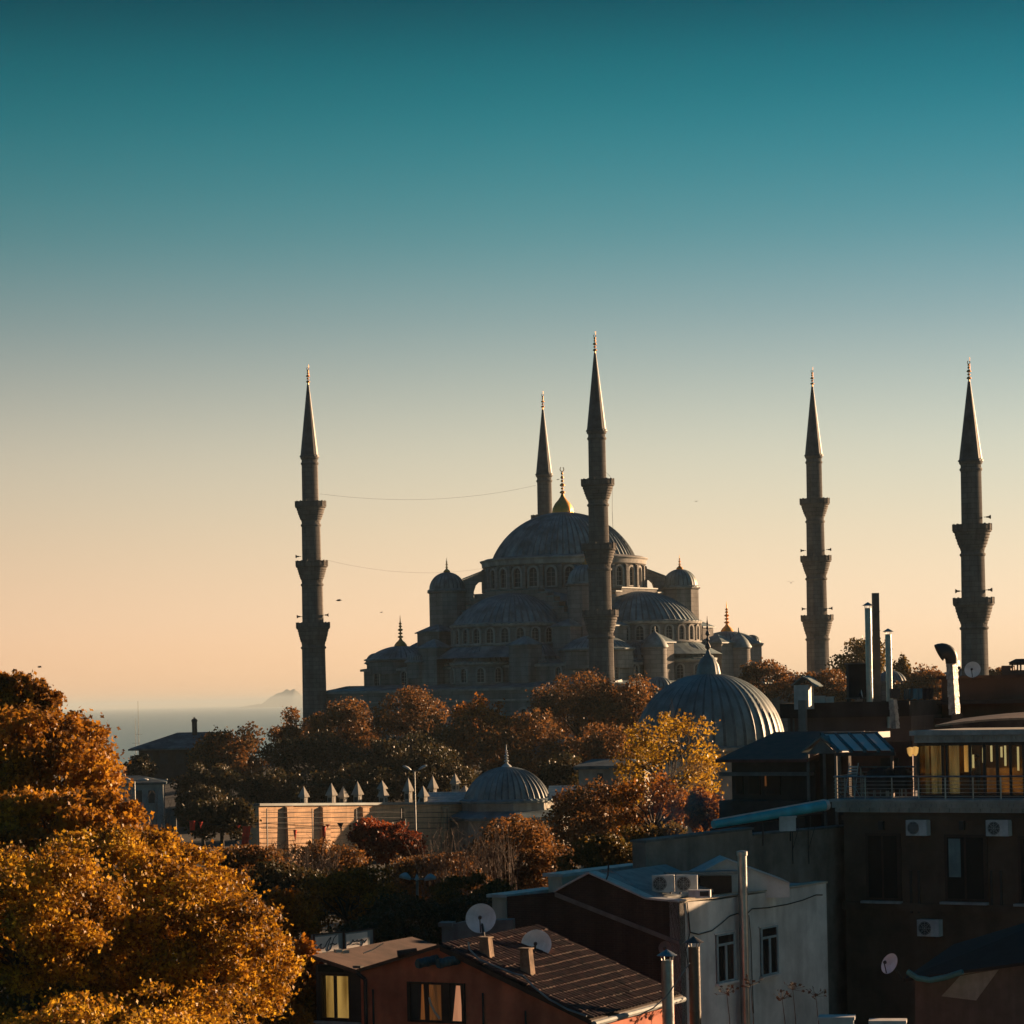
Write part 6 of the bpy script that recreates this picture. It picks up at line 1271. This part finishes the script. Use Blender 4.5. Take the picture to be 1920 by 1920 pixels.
sign(588,643,1753,1747,1791,1783,0,'left white signboard with looping handwriting on the terracotta house roof',(.04,.82))
sign(645,700,1748,1741,1783,1775,1,'right white signboard with fainter handwriting on the terracotta house roof',(.06,.78))
for (x_,y_,l_,lb) in ((640,1783,.5,'two pale bricks lying on the roof below the signboards'),(700,1780,.6,'thin bent strip of wood lying on the left roof')):
    q=P(x_,y_,81.5); mb=MB(Matrix.Translation(q)@Matrix.Rotation(.5,4,'Z')); 
    if l_==.5: mb.box(-.22,.0,-.08,.08,-.04,.06); mb.box(.03,.24,-.06,.1,-.08,.02)
    else: mb.tube([(-.35,0,-.1),(0,.05,-.02),(.35,.02,.16)],.02,4)
    solo('brick_pair' if l_==.5 else 'wood_strip',mb,CREAM,lb,'roof litter',q)
q=P(764,1786,80.5); mb=MB(Matrix.Translation(q)); mb.cyl((-.3,0,-.05),(.28,.1,.03),.12,.1,10); solo('pipe_stub',mb,DWOOD,'short fat pipe end poking out at the verge left of the gable peak','pipe',q)
# pale wall behind the dishes
fP=Fac(830,1735,93,188); x0_,z0_=fP.at(828,1738); x1_,z1_=fP.at(962,1724); xm_,zm_=fP.at(870,1728)
g_=ground(fP.W(0,0,0).x,93)-.4
mb=MB(fP.M); mb.prism([(x0_,g_),(x0_,z0_),(xm_,zm_),(x1_,z1_),(x1_,g_)][::-1],0,.5); mb.box(x0_-.1,x0_+.4,-.1,.6,z0_+.004,z0_+.15); solo('garden_wall',mb,plain('blue_grey_render',(.13,.16,.17)),'blue grey wall behind the two white satellite dishes','wall',(fP.W((x0_+x1_)/2,0,0).x,93,g_))
# ---------------- dark lower right corner
fK=Fac(1700,1850,88,215)
K=thing('shed','dark shed with a sagging teal gutter in the lower right corner','shed',base(fK,1700,1920,3)); gz=ORG[K.name].z
k0,_=fK.at(1715,1855); k1,_=fK.at(1960,1800); zk0=fK.at(1720,1828)[1]; zk1=fK.at(1960,1792)[1]
mb=MB(fK.M); mb.prism([(k0,gz),(k0,zk0-.2),(k1,zk1-.2),(k1,gz)][::-1],0,3); part('wall',mb,plain('dark_shed_wall',(.09,.075,.07)),K)
mb=MB(fK.M); mb.hull([(k0-.2,-.4,zk0-.2),(k1,-.4,zk1-.2),(k1,3.4,zk1+1.3),(k0-.2,3.4,zk0+.6),(k0-.2,-.4,zk0-.1),(k1,-.4,zk1-.1),(k1,3.4,zk1+1.4),(k0-.2,3.4,zk0+.7)]); part('roof',mb,plain('dark_tarp',(.012,.014,.016),rough=.85),K)
a=fK.at(1700,1820,-.5); pts=[fK.at(px,py,-.5) for px,py in ((1702,1822),(1720,1834),(1745,1838),(1775,1832),(1805,1822))]
mb=MB(fK.M); mb.tube([(x,-.5,z) for x,z in pts],.10,8,.09); part('gutter',mb,plain('teal_gutter',(.05,.20,.23)),K)
mb=MB(fK.M); a=fK.at(1765,1858,-.03); mb.prism([fK.at(1765,1868,-.03),fK.at(1800,1830,-.03),fK.at(1872,1818,-.03),fK.at(1830,1876,-.03)],-.03,-.004); part('plaster_patch',mb,plain('bare_plaster',(.28,.28,.26)),K)
for (a,b_,t_,lb) in ((1536,1600,1907,'pale block top at the bottom edge below the white house'),(1631,1697,1914,'pale block top at the bottom edge left of the dark shed')):
    f_=Fac(a,t_,80,190); x0_,z0_=f_.at(a,t_); x1_,_=f_.at(b_,t_); g_=ground(f_.W(0,0,0).x,80)-.3; mb=MB(f_.M); mb.box(x0_,x1_,0,.6,g_,z0_-.1); mb.box(x0_-.04,x1_+.04,-.04,.64,z0_-.1,z0_); solo('wall_pier',mb,PLW,lb,'wall pier',(f_.W((x0_+x1_)/2,0,0).x,80,g_),'pale piers at the bottom edge')
# smoke drifting in front of the trees
sp=P(1288,1512,112); mb=MB(Matrix.Translation(sp)@Matrix.Diagonal((2.3,1.5,2.1,1))); mb.lathe([(.01,-1)]+[(math.sin(math.pi*i/10),-math.cos(math.pi*i/10)) for i in range(1,10)]+[(.01,1)],16)
SM=bpy.data.materials.new('smoke'); SM.use_nodes=True; t=SM.node_tree; t.nodes.clear(); oo=t.nodes.new('ShaderNodeOutputMaterial'); pv=t.nodes.new('ShaderNodeVolumePrincipled'); pv.inputs['Color'].default_value=(1,1,1,1)
tcs=t.nodes.new('ShaderNodeTexCoord'); nzs=t.nodes.new('ShaderNodeTexNoise'); nzs.inputs['Scale'].default_value=1.1; nzs.inputs['Detail'].default_value=3; t.links.new(tcs.outputs['Object'],nzs.inputs[0])
ln=t.nodes.new('ShaderNodeVectorMath'); ln.operation='LENGTH'; dv=t.nodes.new('ShaderNodeVectorMath'); dv.operation='DIVIDE'; dv.inputs[1].default_value=(2.3,1.5,2.1); t.links.new(tcs.outputs['Object'],dv.inputs[0]); t.links.new(dv.outputs[0],ln.inputs[0])
fa=t.nodes.new('ShaderNodeMapRange'); fa.inputs[1].default_value=.2; fa.inputs[2].default_value=1; fa.inputs[3].default_value=1; fa.inputs[4].default_value=0; t.links.new(ln.outputs['Value'],fa.inputs[0])
nr=t.nodes.new('ShaderNodeMapRange'); nr.inputs[1].default_value=.38; nr.inputs[2].default_value=.7; nr.inputs[3].default_value=0; nr.inputs[4].default_value=.26; t.links.new(nzs.outputs[0],nr.inputs[0])
mu=t.nodes.new('ShaderNodeMath'); mu.operation='MULTIPLY'; t.links.new(fa.outputs[0],mu.inputs[0]); t.links.new(nr.outputs[0],mu.inputs[1]); t.links.new(mu.outputs[0],pv.inputs['Density']); t.links.new(pv.outputs[0],oo.inputs['Volume'])
solo('smoke',mb,SM,None,None,sp,kind='stuff')
